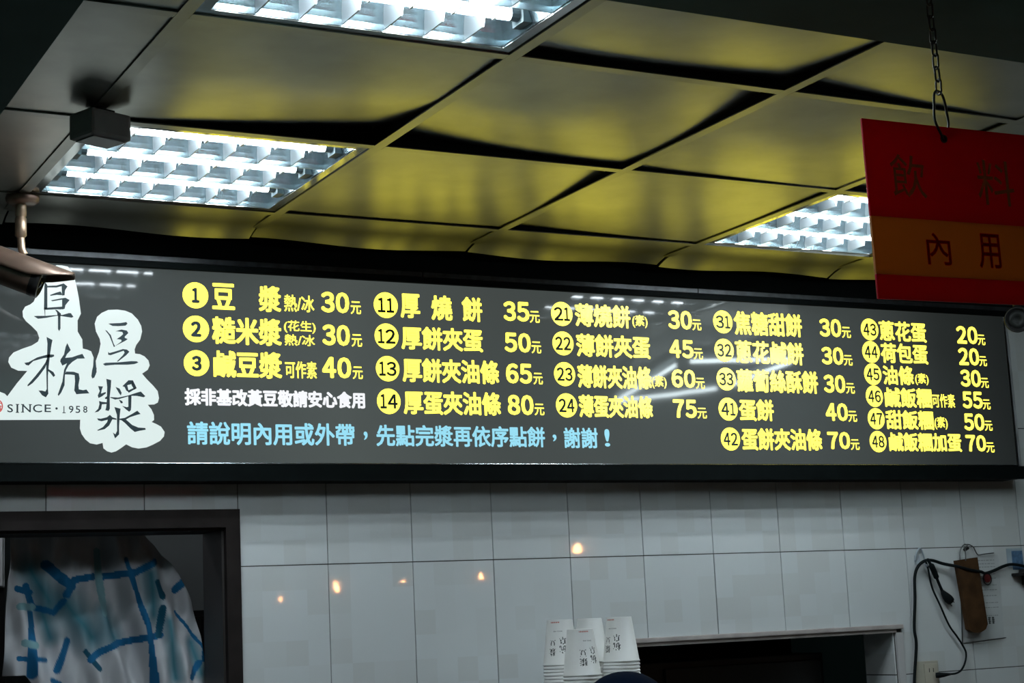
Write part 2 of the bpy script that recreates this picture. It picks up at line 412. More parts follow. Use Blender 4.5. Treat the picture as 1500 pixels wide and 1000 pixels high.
DATA = {
 'items': [('1',(0.48,2.446,0.033),[('豆',0.523,0.582,2.413,2.48),('漿',0.645,0.705,2.412,2.48),('熱/冰',0.713,0.795,2.416,2.46),('30',0.814,0.892,2.418,2.473),('元',0.896,0.925,2.417,2.451)]),('2',(0.48,2.361,0.0335),[('糙米漿',0.521,0.704,2.325,2.395),('(花生)',0.711,0.797,2.361,2.393),('熱/冰',0.712,0.794,2.328,2.357),('30',0.815,0.891,2.332,2.387),('元',0.896,0.925,2.331,2.364)]),('3',(0.48,2.275,0.0325),[('鹹豆漿',0.523,0.703,2.241,2.309),('可作素',0.711,0.797,2.244,2.288),('40',0.812,0.892,2.247,2.302),('元',0.896,0.924,2.246,2.279)]),('11',(0.996,2.445,0.0345),[('厚',1.038,1.095,2.413,2.479),('燒',1.128,1.19,2.411,2.479),('餅',1.219,1.28,2.411,2.479),('35',1.345,1.425,2.418,2.473),('元',1.426,1.457,2.416,2.449)]),('12',(0.995,2.362,0.034),[('厚餅夾蛋',1.037,1.278,2.328,2.392),('50',1.344,1.425,2.332,2.386),('元',1.427,1.457,2.331,2.364)]),('13',(0.995,2.276,0.0335),[('厚餅夾油條',1.037,1.323,2.242,2.307),('65',1.344,1.424,2.246,2.301),('元',1.428,1.457,2.245,2.277)]),('14',(0.995,2.19,0.0335),[('厚蛋夾油條',1.037,1.324,2.156,2.22),('80',1.345,1.424,2.16,2.215),('元',1.427,1.457,2.16,2.192)]),('21',(1.528,2.445,0.034),[('薄燒餅',1.57,1.751,2.412,2.478),('(素)',1.757,1.808,2.416,2.453),('30',1.879,1.96,2.417,2.472),('元',1.961,1.992,2.416,2.448)]),('22',(1.527,2.362,0.0335),[('薄餅夾蛋',1.569,1.812,2.326,2.392),('45',1.877,1.959,2.333,2.386),('元',1.959,1.991,2.331,2.363)]),('23',(1.527,2.276,0.0335),[('薄餅夾油條',1.568,1.81,2.239,2.305),('(素)',1.81,1.86,2.243,2.28),('60',1.878,1.959,2.247,2.3),('元',1.96,1.991,2.245,2.277)]),('24',(1.528,2.189,0.0335),[('薄蛋夾油條',1.567,1.808,2.156,2.22),('75',1.877,1.957,2.16,2.213),('元',1.959,1.991,2.159,2.19)]),('31',(2.069,2.445,0.034),[('焦糖甜餅',2.108,2.356,2.409,2.48),('30',2.422,2.504,2.415,2.471),('元',2.506,2.54,2.414,2.448)]),('32',(2.067,2.361,0.034),[('蔥花鹹餅',2.106,2.354,2.324,2.393),('30',2.422,2.504,2.33,2.384),('元',2.505,2.538,2.329,2.361)]),('33',(2.067,2.276,0.0335),[('蘿蔔絲酥餅',2.105,2.4,2.239,2.308),('30',2.422,2.503,2.244,2.299),('元',2.505,2.538,2.243,2.275)]),('41',(2.067,2.188,0.0335),[('蛋餅',2.105,2.229,2.154,2.219),('40',2.421,2.504,2.159,2.213),('元',2.505,2.538,2.157,2.19)]),('42',(2.068,2.101,0.0335),[('蛋餅夾油條',2.107,2.399,2.068,2.134),('70',2.42,2.504,2.074,2.126),('元',2.506,2.539,2.072,2.104)]),('43',(2.615,2.444,0.034),[('蔥花蛋',2.652,2.84,2.41,2.474),('20',2.965,3.052,2.413,2.47),('元',3.052,3.083,2.411,2.445)]),('44',(2.613,2.374,0.034),[('荷包蛋',2.651,2.839,2.341,2.405),('20',2.965,3.05,2.344,2.4),('元',3.05,3.082,2.343,2.375)]),('45',(2.613,2.305,0.0335),[('油條',2.652,2.774,2.274,2.334),('(素)',2.779,2.833,2.276,2.313),('30',2.965,3.049,2.275,2.33),('元',3.049,3.081,2.273,2.305)]),('46',(2.612,2.237,0.033),[('鹹飯糰',2.652,2.84,2.204,2.266),('可作素',2.841,2.933,2.207,2.25),('55',2.965,3.048,2.206,2.26),('元',3.048,3.08,2.204,2.236)]),('47',(2.612,2.168,0.0325),[('甜飯糰',2.65,2.839,2.136,2.196),('(素)',2.842,2.895,2.138,2.178),('50',2.963,3.047,2.136,2.19),('元',3.048,3.08,2.136,2.168)]),('48',(2.612,2.098,0.0325),[('鹹飯糰加蛋',2.654,2.945,2.068,2.127),('70',2.963,3.046,2.07,2.122),('元',3.046,3.08,2.067,2.099)])],
 'white': [('採非基改黃豆敬請安心食用',0.448,0.928,2.169,2.213)],
 'cyan': [('請說明內用或外帶',0.453,0.896,2.072,2.13),(',',0.921,0.932,2.088,2.11),('先點完漿再依序點餅',0.956,1.455,2.072,2.129),(',',1.479,1.491,2.089,2.108),('謝謝',1.514,1.622,2.071,2.128),('!',1.644,1.661,2.076,2.125)],
 'blob': [(0.129,2.497),(0.137,2.503),(0.15,2.503),(0.164,2.501),(0.177,2.486),(0.185,2.453),(0.19,2.426),(0.195,2.387),(0.187,2.37),(0.187,2.343),(0.198,2.324),(0.199,2.302),(0.209,2.3),(0.219,2.296),(0.225,2.281),(0.223,2.251),(0.222,2.235),(0.227,2.235),(0.232,2.246),(0.23,2.273),(0.238,2.295),(0.242,2.315),(0.24,2.327),(0.231,2.345),(0.228,2.364),(0.234,2.381),(0.245,2.391),(0.261,2.399),(0.283,2.401),(0.303,2.399),(0.319,2.393),(0.334,2.378),(0.342,2.363),(0.344,2.349),(0.339,2.329),(0.329,2.315),(0.325,2.304),(0.326,2.294),(0.338,2.293),(0.349,2.288),(0.359,2.278),(0.362,2.266),(0.357,2.255),(0.343,2.245),(0.354,2.232),(0.37,2.216),(0.381,2.203),(0.384,2.186),(0.381,2.175),(0.372,2.17),(0.356,2.169),(0.365,2.158),(0.371,2.144),(0.371,2.132),(0.365,2.127),(0.377,2.122),(0.388,2.116),(0.397,2.103),(0.395,2.092),(0.385,2.081),(0.368,2.072),(0.352,2.065),(0.332,2.062),(0.316,2.065),(0.302,2.072),(0.288,2.062),(0.277,2.055),(0.266,2.052),(0.256,2.055),(0.247,2.062),(0.245,2.075),(0.231,2.071),(0.215,2.074),(0.204,2.083),(0.195,2.096),(0.191,2.109),(0.192,2.13),(-0.03,2.126),(-0.033,2.154),(-0.025,2.175),(-0.01,2.189),(0.005,2.193),(0.016,2.189),(0.022,2.183),(0.044,2.214),(0.068,2.244),(0.047,2.244),(0.031,2.251),(0.024,2.264),(0.026,2.275),(0.036,2.287),(0.057,2.297),(0.078,2.305),(0.093,2.315),(0.096,2.324),(0.091,2.339),(0.078,2.352),(0.065,2.363),(0.058,2.373),(0.057,2.387),(0.063,2.398),(0.075,2.404),(0.083,2.411),(0.089,2.426),(0.094,2.446),(0.102,2.468),(0.11,2.483)],
 'strokes': [[(0.115,2.467),(0.122,2.475),(0.13,2.483),(0.139,2.48),(0.14,2.474),(0.133,2.469),(0.124,2.467)],[(0.109,2.461),(0.115,2.453),(0.115,2.396),(0.107,2.394),(0.108,2.449)],[(0.115,2.451),(0.137,2.453),(0.154,2.459),(0.163,2.452),(0.157,2.442),(0.156,2.43),(0.15,2.429),(0.149,2.452),(0.137,2.448),(0.115,2.447)],[(0.121,2.429),(0.135,2.435),(0.146,2.439),(0.149,2.435),(0.15,2.43),(0.137,2.43),(0.123,2.427)],[(0.123,2.416),(0.143,2.421),(0.158,2.424),(0.168,2.419),(0.158,2.406),(0.156,2.397),(0.15,2.395),(0.15,2.419),(0.127,2.414)],[(0.107,2.397),(0.15,2.402),(0.153,2.397),(0.147,2.395),(0.137,2.395),(0.107,2.392)],[(0.108,2.392),(0.11,2.392),(0.11,2.377),(0.109,2.377)],[(0.133,2.394),(0.138,2.393),(0.147,2.385),(0.147,2.379),(0.139,2.379),(0.138,2.387)],[(0.083,2.376),(0.091,2.377),(0.112,2.378),(0.137,2.381),(0.151,2.382),(0.166,2.387),(0.171,2.387),(0.177,2.378),(0.172,2.376),(0.147,2.379),(0.137,2.379),(0.112,2.373),(0.093,2.37)],[(0.14,2.381),(0.146,2.381),(0.146,2.349),(0.143,2.342),(0.14,2.347)],[(0.113,2.327),(0.127,2.32),(0.125,2.311),(0.121,2.285),(0.118,2.257),(0.116,2.234),(0.116,2.202),(0.117,2.191),(0.111,2.182),(0.102,2.187),(0.094,2.198),(0.102,2.198),(0.11,2.196),(0.113,2.202),(0.112,2.257),(0.114,2.28),(0.115,2.311)],[(0.061,2.263),(0.071,2.265),(0.091,2.277),(0.116,2.285),(0.13,2.285),(0.131,2.281),(0.125,2.278),(0.107,2.276),(0.082,2.268),(0.071,2.257),(0.065,2.258)],[(0.114,2.275),(0.116,2.269),(0.109,2.252),(0.094,2.231),(0.08,2.215),(0.069,2.207),(0.068,2.21),(0.087,2.233),(0.1,2.25),(0.11,2.265)],[(0.117,2.25),(0.129,2.243),(0.133,2.235),(0.129,2.231),(0.123,2.239),(0.116,2.246)],[(0.162,2.314),(0.17,2.297),(0.161,2.287),(0.157,2.278),(0.173,2.28),(0.186,2.285),(0.198,2.289),(0.204,2.278),(0.186,2.277),(0.174,2.269),(0.165,2.26),(0.159,2.249),(0.156,2.235),(0.155,2.212),(0.147,2.194),(0.141,2.186),(0.139,2.189),(0.15,2.221),(0.154,2.249),(0.161,2.265),(0.15,2.259),(0.145,2.269),(0.146,2.274),(0.154,2.286),(0.158,2.305)],[(0.159,2.245),(0.177,2.245),(0.189,2.241),(0.191,2.229),(0.188,2.213),(0.189,2.203),(0.199,2.201),(0.207,2.203),(0.214,2.194),(0.202,2.193),(0.183,2.191),(0.178,2.2),(0.18,2.222),(0.179,2.237),(0.17,2.238),(0.156,2.238)],[(0.226,2.28),(0.229,2.262),(0.232,2.255),(0.23,2.241),(0.226,2.232),(0.221,2.23),(0.219,2.236),(0.221,2.25),(0.224,2.262),(0.226,2.28)],[(0.261,2.365),(0.266,2.366),(0.291,2.368),(0.305,2.371),(0.308,2.367),(0.303,2.362),(0.285,2.36),(0.271,2.36)],[(0.253,2.349),(0.257,2.348),(0.267,2.337),(0.273,2.318),(0.277,2.31),(0.274,2.308),(0.271,2.316),(0.263,2.336)],[(0.278,2.347),(0.293,2.352),(0.306,2.35),(0.31,2.344),(0.301,2.335),(0.301,2.332),(0.308,2.329),(0.303,2.325),(0.276,2.31),(0.293,2.323),(0.292,2.327),(0.281,2.328),(0.291,2.335),(0.297,2.341),(0.295,2.346),(0.285,2.347)],[(0.26,2.296),(0.263,2.293),(0.276,2.297),(0.296,2.304),(0.306,2.303),(0.312,2.298),(0.304,2.289),(0.284,2.273),(0.281,2.273),(0.296,2.289),(0.3,2.295),(0.298,2.3),(0.282,2.294),(0.266,2.288),(0.26,2.289)],[(0.247,2.266),(0.254,2.269),(0.284,2.271),(0.316,2.275),(0.33,2.275),(0.334,2.272),(0.324,2.268),(0.308,2.266),(0.276,2.265),(0.252,2.262)],[(0.255,2.23),(0.267,2.227),(0.266,2.212),(0.263,2.186),(0.263,2.158),(0.26,2.152),(0.252,2.154),(0.254,2.16),(0.256,2.179),(0.257,2.211)],[(0.235,2.212),(0.247,2.211),(0.244,2.204),(0.242,2.194),(0.253,2.198),(0.254,2.195),(0.244,2.187),(0.236,2.183),(0.234,2.189),(0.239,2.2)],[(0.251,2.184),(0.257,2.188),(0.258,2.181),(0.252,2.181)],[(0.237,2.176),(0.244,2.174),(0.256,2.173),(0.256,2.169),(0.244,2.168),(0.242,2.157),(0.235,2.15),(0.226,2.148),(0.235,2.157),(0.238,2.168)],[(0.264,2.186),(0.283,2.185),(0.309,2.191),(0.326,2.197),(0.339,2.201),(0.35,2.19),(0.346,2.187),(0.33,2.19),(0.313,2.19),(0.287,2.182),(0.276,2.18),(0.265,2.184)],[(0.277,2.211),(0.287,2.207),(0.292,2.197),(0.29,2.19),(0.285,2.197)],[(0.285,2.18),(0.293,2.177),(0.295,2.172),(0.29,2.171)],[(0.294,2.213),(0.309,2.228),(0.32,2.228),(0.321,2.22),(0.307,2.216),(0.3,2.211)],[(0.32,2.228),(0.329,2.209),(0.323,2.205),(0.316,2.217)],[(0.329,2.209),(0.317,2.202),(0.309,2.197),(0.308,2.203),(0.323,2.21)],[(0.299,2.212),(0.306,2.215),(0.31,2.198),(0.303,2.203)],[(0.308,2.191),(0.316,2.19),(0.315,2.163),(0.314,2.155),(0.31,2.151),(0.303,2.156),(0.293,2.165),(0.304,2.162),(0.308,2.163)],[(0.274,2.162),(0.289,2.158),(0.287,2.143),(0.285,2.115),(0.285,2.096),(0.275,2.086),(0.27,2.1),(0.276,2.096),(0.28,2.104),(0.28,2.143)],[(0.232,2.134),(0.241,2.133),(0.256,2.137),(0.263,2.143),(0.269,2.137),(0.279,2.134),(0.279,2.131),(0.269,2.132),(0.261,2.117),(0.25,2.108),(0.233,2.104),(0.233,2.106),(0.246,2.113),(0.256,2.125),(0.258,2.131),(0.243,2.127),(0.235,2.129)],[(0.286,2.134),(0.299,2.136),(0.317,2.146),(0.33,2.154),(0.338,2.146),(0.33,2.144),(0.312,2.138),(0.302,2.132),(0.317,2.119),(0.332,2.113),(0.349,2.112),(0.35,2.108),(0.334,2.105),(0.323,2.102),(0.312,2.111),(0.299,2.124),(0.291,2.13),(0.286,2.131)]],
 'since': [('S',0.022,0.035,2.145,2.164),('I',0.043,0.047,2.145,2.164),('N',0.056,0.076,2.146,2.164),('C',0.081,0.102,2.146,2.165),('E',0.108,0.123,2.147,2.165),('1',0.15,0.157,2.146,2.162),('9',0.165,0.176,2.146,2.163),('5',0.181,0.192,2.146,2.163),('8',0.199,0.209,2.147,2.163)],
 'dot': (0.136,2.156),
 'seal': ((-0.003,2.159),0.015),
 'curt': [(0.0215,0,[(0.135,1.686),(0.135,1.535)]),(0.0167,0,[(0.1,1.745),(0.138,1.736)]),(0.0203,0,[(0.127,1.75),(0.141,1.703)]),(0.0149,0,[(0.144,1.7),(0.196,1.684),(0.216,1.711)]),(0.0119,0,[(0.103,1.576),(0.174,1.569)]),(0.0191,0,[(0.228,1.613),(0.203,1.543)]),(0.0239,0,[(0.174,1.802),(0.236,1.747)]),(0.0203,0,[(0.224,1.728),(0.242,1.761)]),(0.0179,0,[(0.242,1.763),(0.293,1.77)]),(0.0179,0,[(0.319,1.77),(0.394,1.776),(0.444,1.802)]),(0.0107,0,[(0.368,1.811),(0.382,1.762)]),(0.0155,0,[(0.382,1.762),(0.422,1.647),(0.434,1.578),(0.446,1.493)]),(0.0179,1,[(0.447,1.749),(0.461,1.714)]),(0.0155,1,[(0.46,1.685),(0.452,1.617)]),(0.0179,0,[(0.283,1.565),(0.306,1.583),(0.357,1.602),(0.454,1.617)]),(0.0119,1,[(0.269,1.586),(0.305,1.54)]),(0.0203,0,[(0.504,1.731),(0.524,1.747)]),(0.0084,0,[(0.502,1.675),(0.578,1.577)]),(0.0149,0,[(0.578,1.583),(0.576,1.551)]),(0.0167,0,[(0.535,1.508),(0.563,1.543)]),(0.0131,0,[(0.188,1.519),(0.21,1.509)]),(0.0203,2,[(0.305,1.833),(0.31,1.77),(0.321,1.679)]),(0.0179,2,[(0.105,1.701),(0.144,1.7)]),(0.0179,2,[(0.116,1.613),(0.144,1.606)]),(0.0358,3,[(0.429,1.772),(0.44,1.669)]),(0.0537,3,[(0.138,1.791),(0.182,1.712)]),(0.0656,3,[(0.222,1.705),(0.289,1.619)]),(0.0298,3,[(0.166,1.685),(0.188,1.623)]),(0.0268,3,[(0.545,1.596),(0.568,1.515)]),(0.0239,3,[(0.475,1.65),(0.496,1.507)]),(0.0358,3,[(0.318,1.685),(0.346,1.616)])],
}

# ------------------------------------------------------------------ room shell
WY = 0.342                 # face of the tiled wall
CZ = 2.60                  # ceiling grid height
S = 0.605
OPX0, OPX1, OPZ = 1.70, 2.685, 1.524      # service opening
DRX, DRZ = 0.569, 1.874                   # doorway right jamb, head
DLX = -0.42

floor = struct(bx('floor', M_floor, -2.4, 5.2, -7.0, 2.6, -0.1, 0.0))
bm = bmesh.new()
for x0, x1, z0, z1 in ((-2.4, DLX, 0, 3.0), (DLX, DRX, DRZ, 3.0), (DRX, OPX0, 0, 3.0), (OPX0, OPX1, OPZ, 3.0), (OPX0, OPX1, 0, 1.02), (OPX1, 5.2, 0, 3.0)):
    box(bm, x0, x1, WY + 0.004, WY + 0.15, z0, z1)
wall = struct(obj('wall_back', bm, M_grout))
struct(bx('wall_left', M_sidew, -2.5, -2.4, -7.0, 0.346, 0, 3.0))
struct(bx('wall_right', M_sidew, 5.2, 5.3, -7.0, 0.346, 0, 3.0))

# tiles, each a piece of the wall
TW, TH = 0.23863, 0.37917
TX0, TZ1 = 0.60633, 1.77663
def tile_rects(x0, x1, z0, z1):
    """tile rectangle minus the doorway and the service opening"""
    rs = [(x0, x1, z0, z1)]
    for hx0, hx1, hz1 in ((DLX - 0.037, 0.606, 1.919), (OPX0 - 0.03, 2.711, 1.548)):
        out = []
        for a, b, c, d in rs:
            if b <= hx0 or a >= hx1 or c >= hz1:
                out.append((a, b, c, d)); continue
            if d > hz1 + 0.002: out.append((a, b, hz1, d)); d = hz1
            if a < hx0 - 0.002: out.append((a, hx0, c, d))
            if b > hx1 + 0.002: out.append((hx1, b, c, d))
        rs = out
    return rs
for j in (-2, -1, 0, 1):
    for i in range(-5, 16):
        x0 = TX0 + i * TW; z0 = TZ1 + j * TH
        g = 0.0013
        rs = tile_rects(x0 + g, x0 + TW - g, z0 + g, z0 + TH - g)
        if not rs: continue
        bm = bmesh.new()
        prd = random.uniform(-0.0005, 0.0005)
        for a, b, c, d in rs:
            if b - a < 0.004 or d - c < 0.004: continue
            box(bm, a, b, WY + prd, WY + 0.004, c, d)
        if not bm.verts:
            bm.free(); continue
        o = obj('tile', bm, M_tile, wall)
        o.location = (0, 0, 0)

# suspended ceiling: slab above, bars, panels
ceiling = struct(bx('ceiling', M_void, -2.4, 5.2, -7.0, 0.346, 2.9, 3.0))
COLS = range(-1, 7)
ROWS = {0: (0.0, 0.205), 1: (-S, 0.0), 2: (-2 * S, -S), 3: (-3 * S, -2 * S), 4: (-4 * S, -3 * S)}
LIGHTS = {(0, 1), (0, 3), (3, 1)}
# corner lifts in metres: (wall-left, wall-right, near-left, near-right)
LIFT = {(0, 2): (0.002, 0.042, 0.0, 0.004), (1, 2): (0.038, 0.010, 0.0, 0.026), (1, 3): (0.016, 0.022, 0.004, 0.006),
        (2, 2): (0.007, 0.0, 0.006, 0.004), (2, 3): (0.020, 0.0, 0.002, 0.002), (1, 1): (0.003, 0.003, 0.004, 0.020),
        (2, 1): (0.014, 0.002, 0.004, 0.005), (3, 2): (0.014, 0.0, 0.0, 0.004), (2, 4): (0.006, 0.006, 0, 0), (-1, 1): (0, 0, 0, 0), (-1, 2): (0, 0, 0, 0), (-1, 3): (0, 0, 0, 0)}
SAG = {(1, 2): 0.011, (2, 2): 0.013, (0, 2): 0.007, (1, 1): 0.004, (2, 1): 0.004, (1, 3): 0.007, (2, 3): 0.007}
def ceil_panel(i, j):
    y0, y1 = ROWS[j]
    x0, x1 = i * S + 0.003, (i + 1) * S - 0.003
    y0 += 0.003; y1 -= 0.003
    wl, wr, nl, nr = LIFT.get((i, j), (0.002, 0.002, 0.002, 0.002))
    sag = SAG.get((i, j), 0.003 if i >= 0 else 0.0005)
    n = 18
    bm = bmesh.new()
    lo, hi = [], []
    for b in range(n + 1):
        v = b / n
        ra, rb = [], []
        for a in range(n + 1):
            u = a / n
            fo = lambda d: max(0.0, 1 - d) ** 1.4
            z = wl * fo(u / 0.95) * fo((1 - v) / 0.55) + wr * fo((1 - u) / 0.95) * fo((1 - v) / 0.55) + nl * fo(u / 0.6) * fo(v / 0.7) + nr * fo((1 - u) / 0.5) * fo(v / 0.8)
            z -= sag * (math.sin(PI * u) * math.sin(PI * v)) ** 1.0
            if j == 0:
                ph = i * 1.3
                z += -0.0205 * max(0.0, (v - 0.52) / 0.48) ** 2 + 0.005 * v * v * math.sin(2 * PI * (u + 0.15 * ph))
            x = x0 + (x1 - x0) * u; y = y0 + (y1 - y0) * v
            ra.append(bm.verts.new((x, y, CZ + 0.0035 + z)))
            rb.append(bm.verts.new((x, y, CZ + 0.0095 + z)))
        lo.append(ra); hi.append(rb)
    for b in range(n):
        for a in range(n):
            bm.faces.new((lo[b][a], lo[b + 1][a], lo[b + 1][a + 1], lo[b][a + 1]))
            bm.faces.new((hi[b][a], hi[b][a + 1], hi[b + 1][a + 1], hi[b + 1][a]))
    def rim(A, B):
        A = [bm.verts.new(v.co) for v in A]; B = [bm.verts.new(v.co) for v in B]
        for k in range(n):
            bm.faces.new((A[k], A[k + 1], B[k + 1], B[k]))
    rim(lo[0], hi[0]); rim(lo[n], hi[n])
    rim([r[0] for r in lo], [r[0] for r in hi]); rim([r[n] for r in lo], [r[n] for r in hi])
    o = obj('ceiling_panel', bm, M_panel, ceiling, smooth=True)
    return o
for j in ROWS:
    for i in COLS:
        if (i, j) not in LIGHTS:
            ceil_panel(i, j)
def bar(x0, x1, y0, y1, along):
    bm = bmesh.new()
    box(bm, x0, x1, y0, y1, CZ, CZ + 0.0025)
    o = obj('grid_bar', bm, M_bar, ceiling)
    bm = bmesh.new()
    if along == 'y':
        xm = (x0 + x1) / 2
        box(bm, xm - 0.001, xm + 0.001, y0, y1, CZ + 0.0026, CZ + 0.045)
    else:
        ym = (y0 + y1) / 2
        box(bm, x0, x1, ym - 0.001, ym + 0.001, CZ + 0.0026, CZ + 0.045)
    w = obj('bar_web', bm, M_void, o)  # metal web coloured near black, so the panel gaps look shaded
    return o
for i in range(-1, 8):
    bar(i * S - 0.012, i * S + 0.012, -4 * S, 0.150, 'y')
for j in range(0, 5):
    for i in COLS:
        bar(i * S + 0.0125, (i + 1) * S - 0.0125, -j * S - 0.012, -j * S + 0.012, 'x')
# added black strip for the shade above the sign, soffit on the left, beam near the camera
struct(bx('shade_strip', M_void, -2.4, 5.2, 0.285, 0.338, 2.540, 2.9))
struct(bx('soffit', M_soffit, -2.4, -0.292, -7.0, 0.0, 2.40, 2.9))
struct(bx('beam', M_soffit, -0.290, 5.2, -3.2, -1.858, 2.45, 2.9))

# ------------------------------------------------------------------ recessed ceiling lights
def troffer(i, j, label):
    t = thing('recessed_ceiling_light', label, 'ceiling light', (i * S + S / 2, ROWS[j][0] + S / 2, CZ), group='square recessed louvre lights')
    h = 0.2895
    bm = bmesh.new()        # rim
    rw = 0.022
    for a in ((-h, h, -h, -h + rw), (-h, h, h - rw, h), (-h, -h + rw, -h + rw, h - rw), (h - rw, h, -h + rw, h - rw)):
        box(bm, *a, 0.003, 0.010)
    obj('rim', bm, M_frame, t)
    bm = bmesh.new()        # housing: back and sides
    box(bm, -h, h, -h, h, 0.098, 0.101)
    for a in ((-h, h, -h, -h + 0.002), (-h, h, h - 0.002, h), (-h, -h + 0.002, -h, h), (h - 0.002, h, -h, h)):
        box(bm, *a, 0.010, 0.098)
    obj('housing', bm, M_tray, t)
    q = h - 0.023
    bw = 2 * q / 3
    def vee(bm, axis, c, a0, a1, wb, wt, z0, z1, side=0):
        """V reflector running along an axis, curved like a parabola; side cuts it in half"""
        n = 5
        L_, R__ = [], []
        for k in range(n + 1):
            f = k / n
            w = wb + (wt - wb) * f ** 1.7
            z = z0 + (z1 - z0) * f
            L_.append((c - w if side <= 0 else c, z)); R__.append((c + w if side >= 0 else c, z))
        ring = L_ + R__[::-1]
        vs = []
        for p in (a0, a1):
            vs.append([bm.verts.new((p, r[0], r[1]) if axis == 'x' else (r[0], p, r[1])) for r in ring])
        m = len(ring)
        for k in range(m):
            kk = (k + 1) % m
            bm.faces.new((vs[0][k], vs[0][kk], vs[1][kk], vs[1][k]))
        bm.faces.new(vs[0][::-1]); bm.faces.new(vs[1])
    for k in (1, 2):
        bm = bmesh.new()
        vee(bm, 'x', -q + k * bw, -q, q, 0.0012, 0.026, 0.004, 0.058)
        obj('divider', bm, M_reflector, t, smooth=False)
    for sgn in (-1, 1):
        bm = bmesh.new()
        vee(bm, 'x', sgn * q, -q, q, 0.0012, 0.026, 0.004, 0.058, side=-sgn)
        obj('side_reflector', bm, M_reflector, t)
        bm = bmesh.new()
        vee(bm, 'y', sgn * q, -q, q, 0.001, 0.022, 0.006, 0.058, side=-sgn)
        obj('end_reflector', bm, M_reflector, t)
    for k in range(1, 7):
        bm = bmesh.new()
        x = -q + k * 2 * q / 7
        for b in range(3):
            ya = -q + b * bw + 0.0015; yb = ya + bw - 0.003
            # blade with a cut-out for the tube
            ym = (ya + yb) / 2
            prof = [(ya, 0.007), (ym - 0.017, 0.007), (ym - 0.017, 0.043), (ym + 0.017, 0.043), (ym + 0.017, 0.007), (yb, 0.007), (yb, 0.050), (ya, 0.050)]
            A = [bm.verts.new((x - (0.0014 if p[1] < 0.01 else 0.0075), p[0], p[1])) for p in prof]
            B = [bm.verts.new((x + (0.0014 if p[1] < 0.01 else 0.0075), p[0], p[1])) for p in prof]
            m = len(prof)
            for e in range(m):
                ee = (e + 1) % m
                bm.faces.new((A[e], A[ee], B[ee], B[e]))
            ff = [bm.faces.new(A[::-1]), bm.faces.new(B)]
            bmesh.ops.triangulate(bm, faces=ff, ngon_method='EAR_CLIP')
        obj('blade', bm, M_blade, t)
    for b in range(3):
        y = -q + (b + 0.5) * bw
        bm = bmesh.new()
        cyl(bm, (-q + 0.035, y, 0.030), (q - 0.035, y, 0.030), 0.0110, seg=16)
        tb = obj('tube', bm, M_tube, t, smooth=True)
        bm = bmesh.new()
        for sgn in (-1, 1):
            cyl(bm, (sgn * (q - 0.034), y, 0.030), (sgn * (q - 0.016), y, 0.030), 0.0120, seg=12)
            box(bm, *sorted((sgn * (q - 0.018), sgn * (q - 0.002))), y - 0.02, y + 0.02, 0.012, 0.098)
        obj('tube_holder', bm, M_tray, t)
    return t
troffer(0, 1, 'square louvred ceiling light between grey sensor box and menu board, fully visible')
troffer(0, 3, 'brightest square louvred ceiling light, cut by the top edge of the photo')
troffer(3, 1, 'square louvred ceiling light partly hidden behind the hanging red sign')

# bare twin-tube batten outside the frame: it is what mirrors in the acrylic of the menu board
bt = thing('ceiling_tube_frame', 'four bare tubes set in a skewed frame, seen only mirrored in the menu board', 'ceiling light', (2.93, -1.18, 2.50))
Q = [(0.0, -0.59), (-0.34, 0.44), (0.06, 0.60), (0.23, -0.11)]
for k in range(4):
    a, b = Vector((*Q[k], 0)), Vector((*Q[(k + 1) % 4], 0))
    d = (b - a).normalized()
    bm = bmesh.new()
    cyl(bm, a + d * 0.03, b - d * 0.03, 0.0075, seg=12)
    obj('tube', bm, M_btube, bt, smooth=True)
    bm = bmesh.new()
    ang = math.atan2(d.y, d.x)
    MM = Matrix.Translation(a) @ Matrix.Rotation(ang, 4, 'Z')
    L = (b - a).length
    box(bm, 0.0, L, -0.022, 0.022, 0.022, 0.055, MM)
    box(bm, 0.012, 0.030, -0.012, 0.012, -0.012, 0.022, MM)
    box(bm, L - 0.030, L - 0.012, -0.012, 0.012, -0.012, 0.022, MM)
    obj('batten', bm, M_tray, bt)
for x, y in ((-0.17, -0.07), (0.11, 0.25)):
    bm = bmesh.new(); cyl(bm, (x, y, 0.05), (x, y, 0.098), 0.004, seg=8); obj('hanger_rod', bm, M_steel, bt)

# warm street bulbs behind the viewer, mirrored in the glazed tiles
for k, (x, y, z, r, lb) in enumerate(((3.44, -6.0, 1.90, 0.022, 'glowing orange bulb mirrored in the tile left of the wall centre'), (3.05, -6.0, 1.83, 0.010, 'small orange bulb mirrored in the tile beside the doorway'),
                         (3.90, -6.0, 1.92, 0.010, 'faint orange bulb mirrored low in the second full tile column'), (4.48, -6.0, 1.93, 0.020, 'orange bulb mirrored in the tile below the blue menu line'),
                         (5.14, -5.8, 2.10, 0.024, 'orange bulb mirrored in the upper tile above the paper cups'))):
    t = thing('hanging_bulb', lb, 'lamp', (x, y, z), group='warm bulbs of the street stalls')
    bm = bmesh.new()
    lathe(bm, [(0.001, -r), (r * 0.7, -r * 0.72), (r, 0), (r * 0.7, r * 0.75), (r * 0.35, r * 1.4), (r * 0.3, r * 1.5)], 16)
    obj('glass_bulb', bm, M_bulb, t, smooth=True)
    bm = bmesh.new()
    cyl(bm, (0, 0, r * 1.5), (0, 0, r * 2.6), r * 0.4, seg=12)
    cyl(bm, (0, 0, r * 2.6), (0, 0, 2.9 - z), 0.003, seg=6)
    obj('cord', bm, M_cable, t)

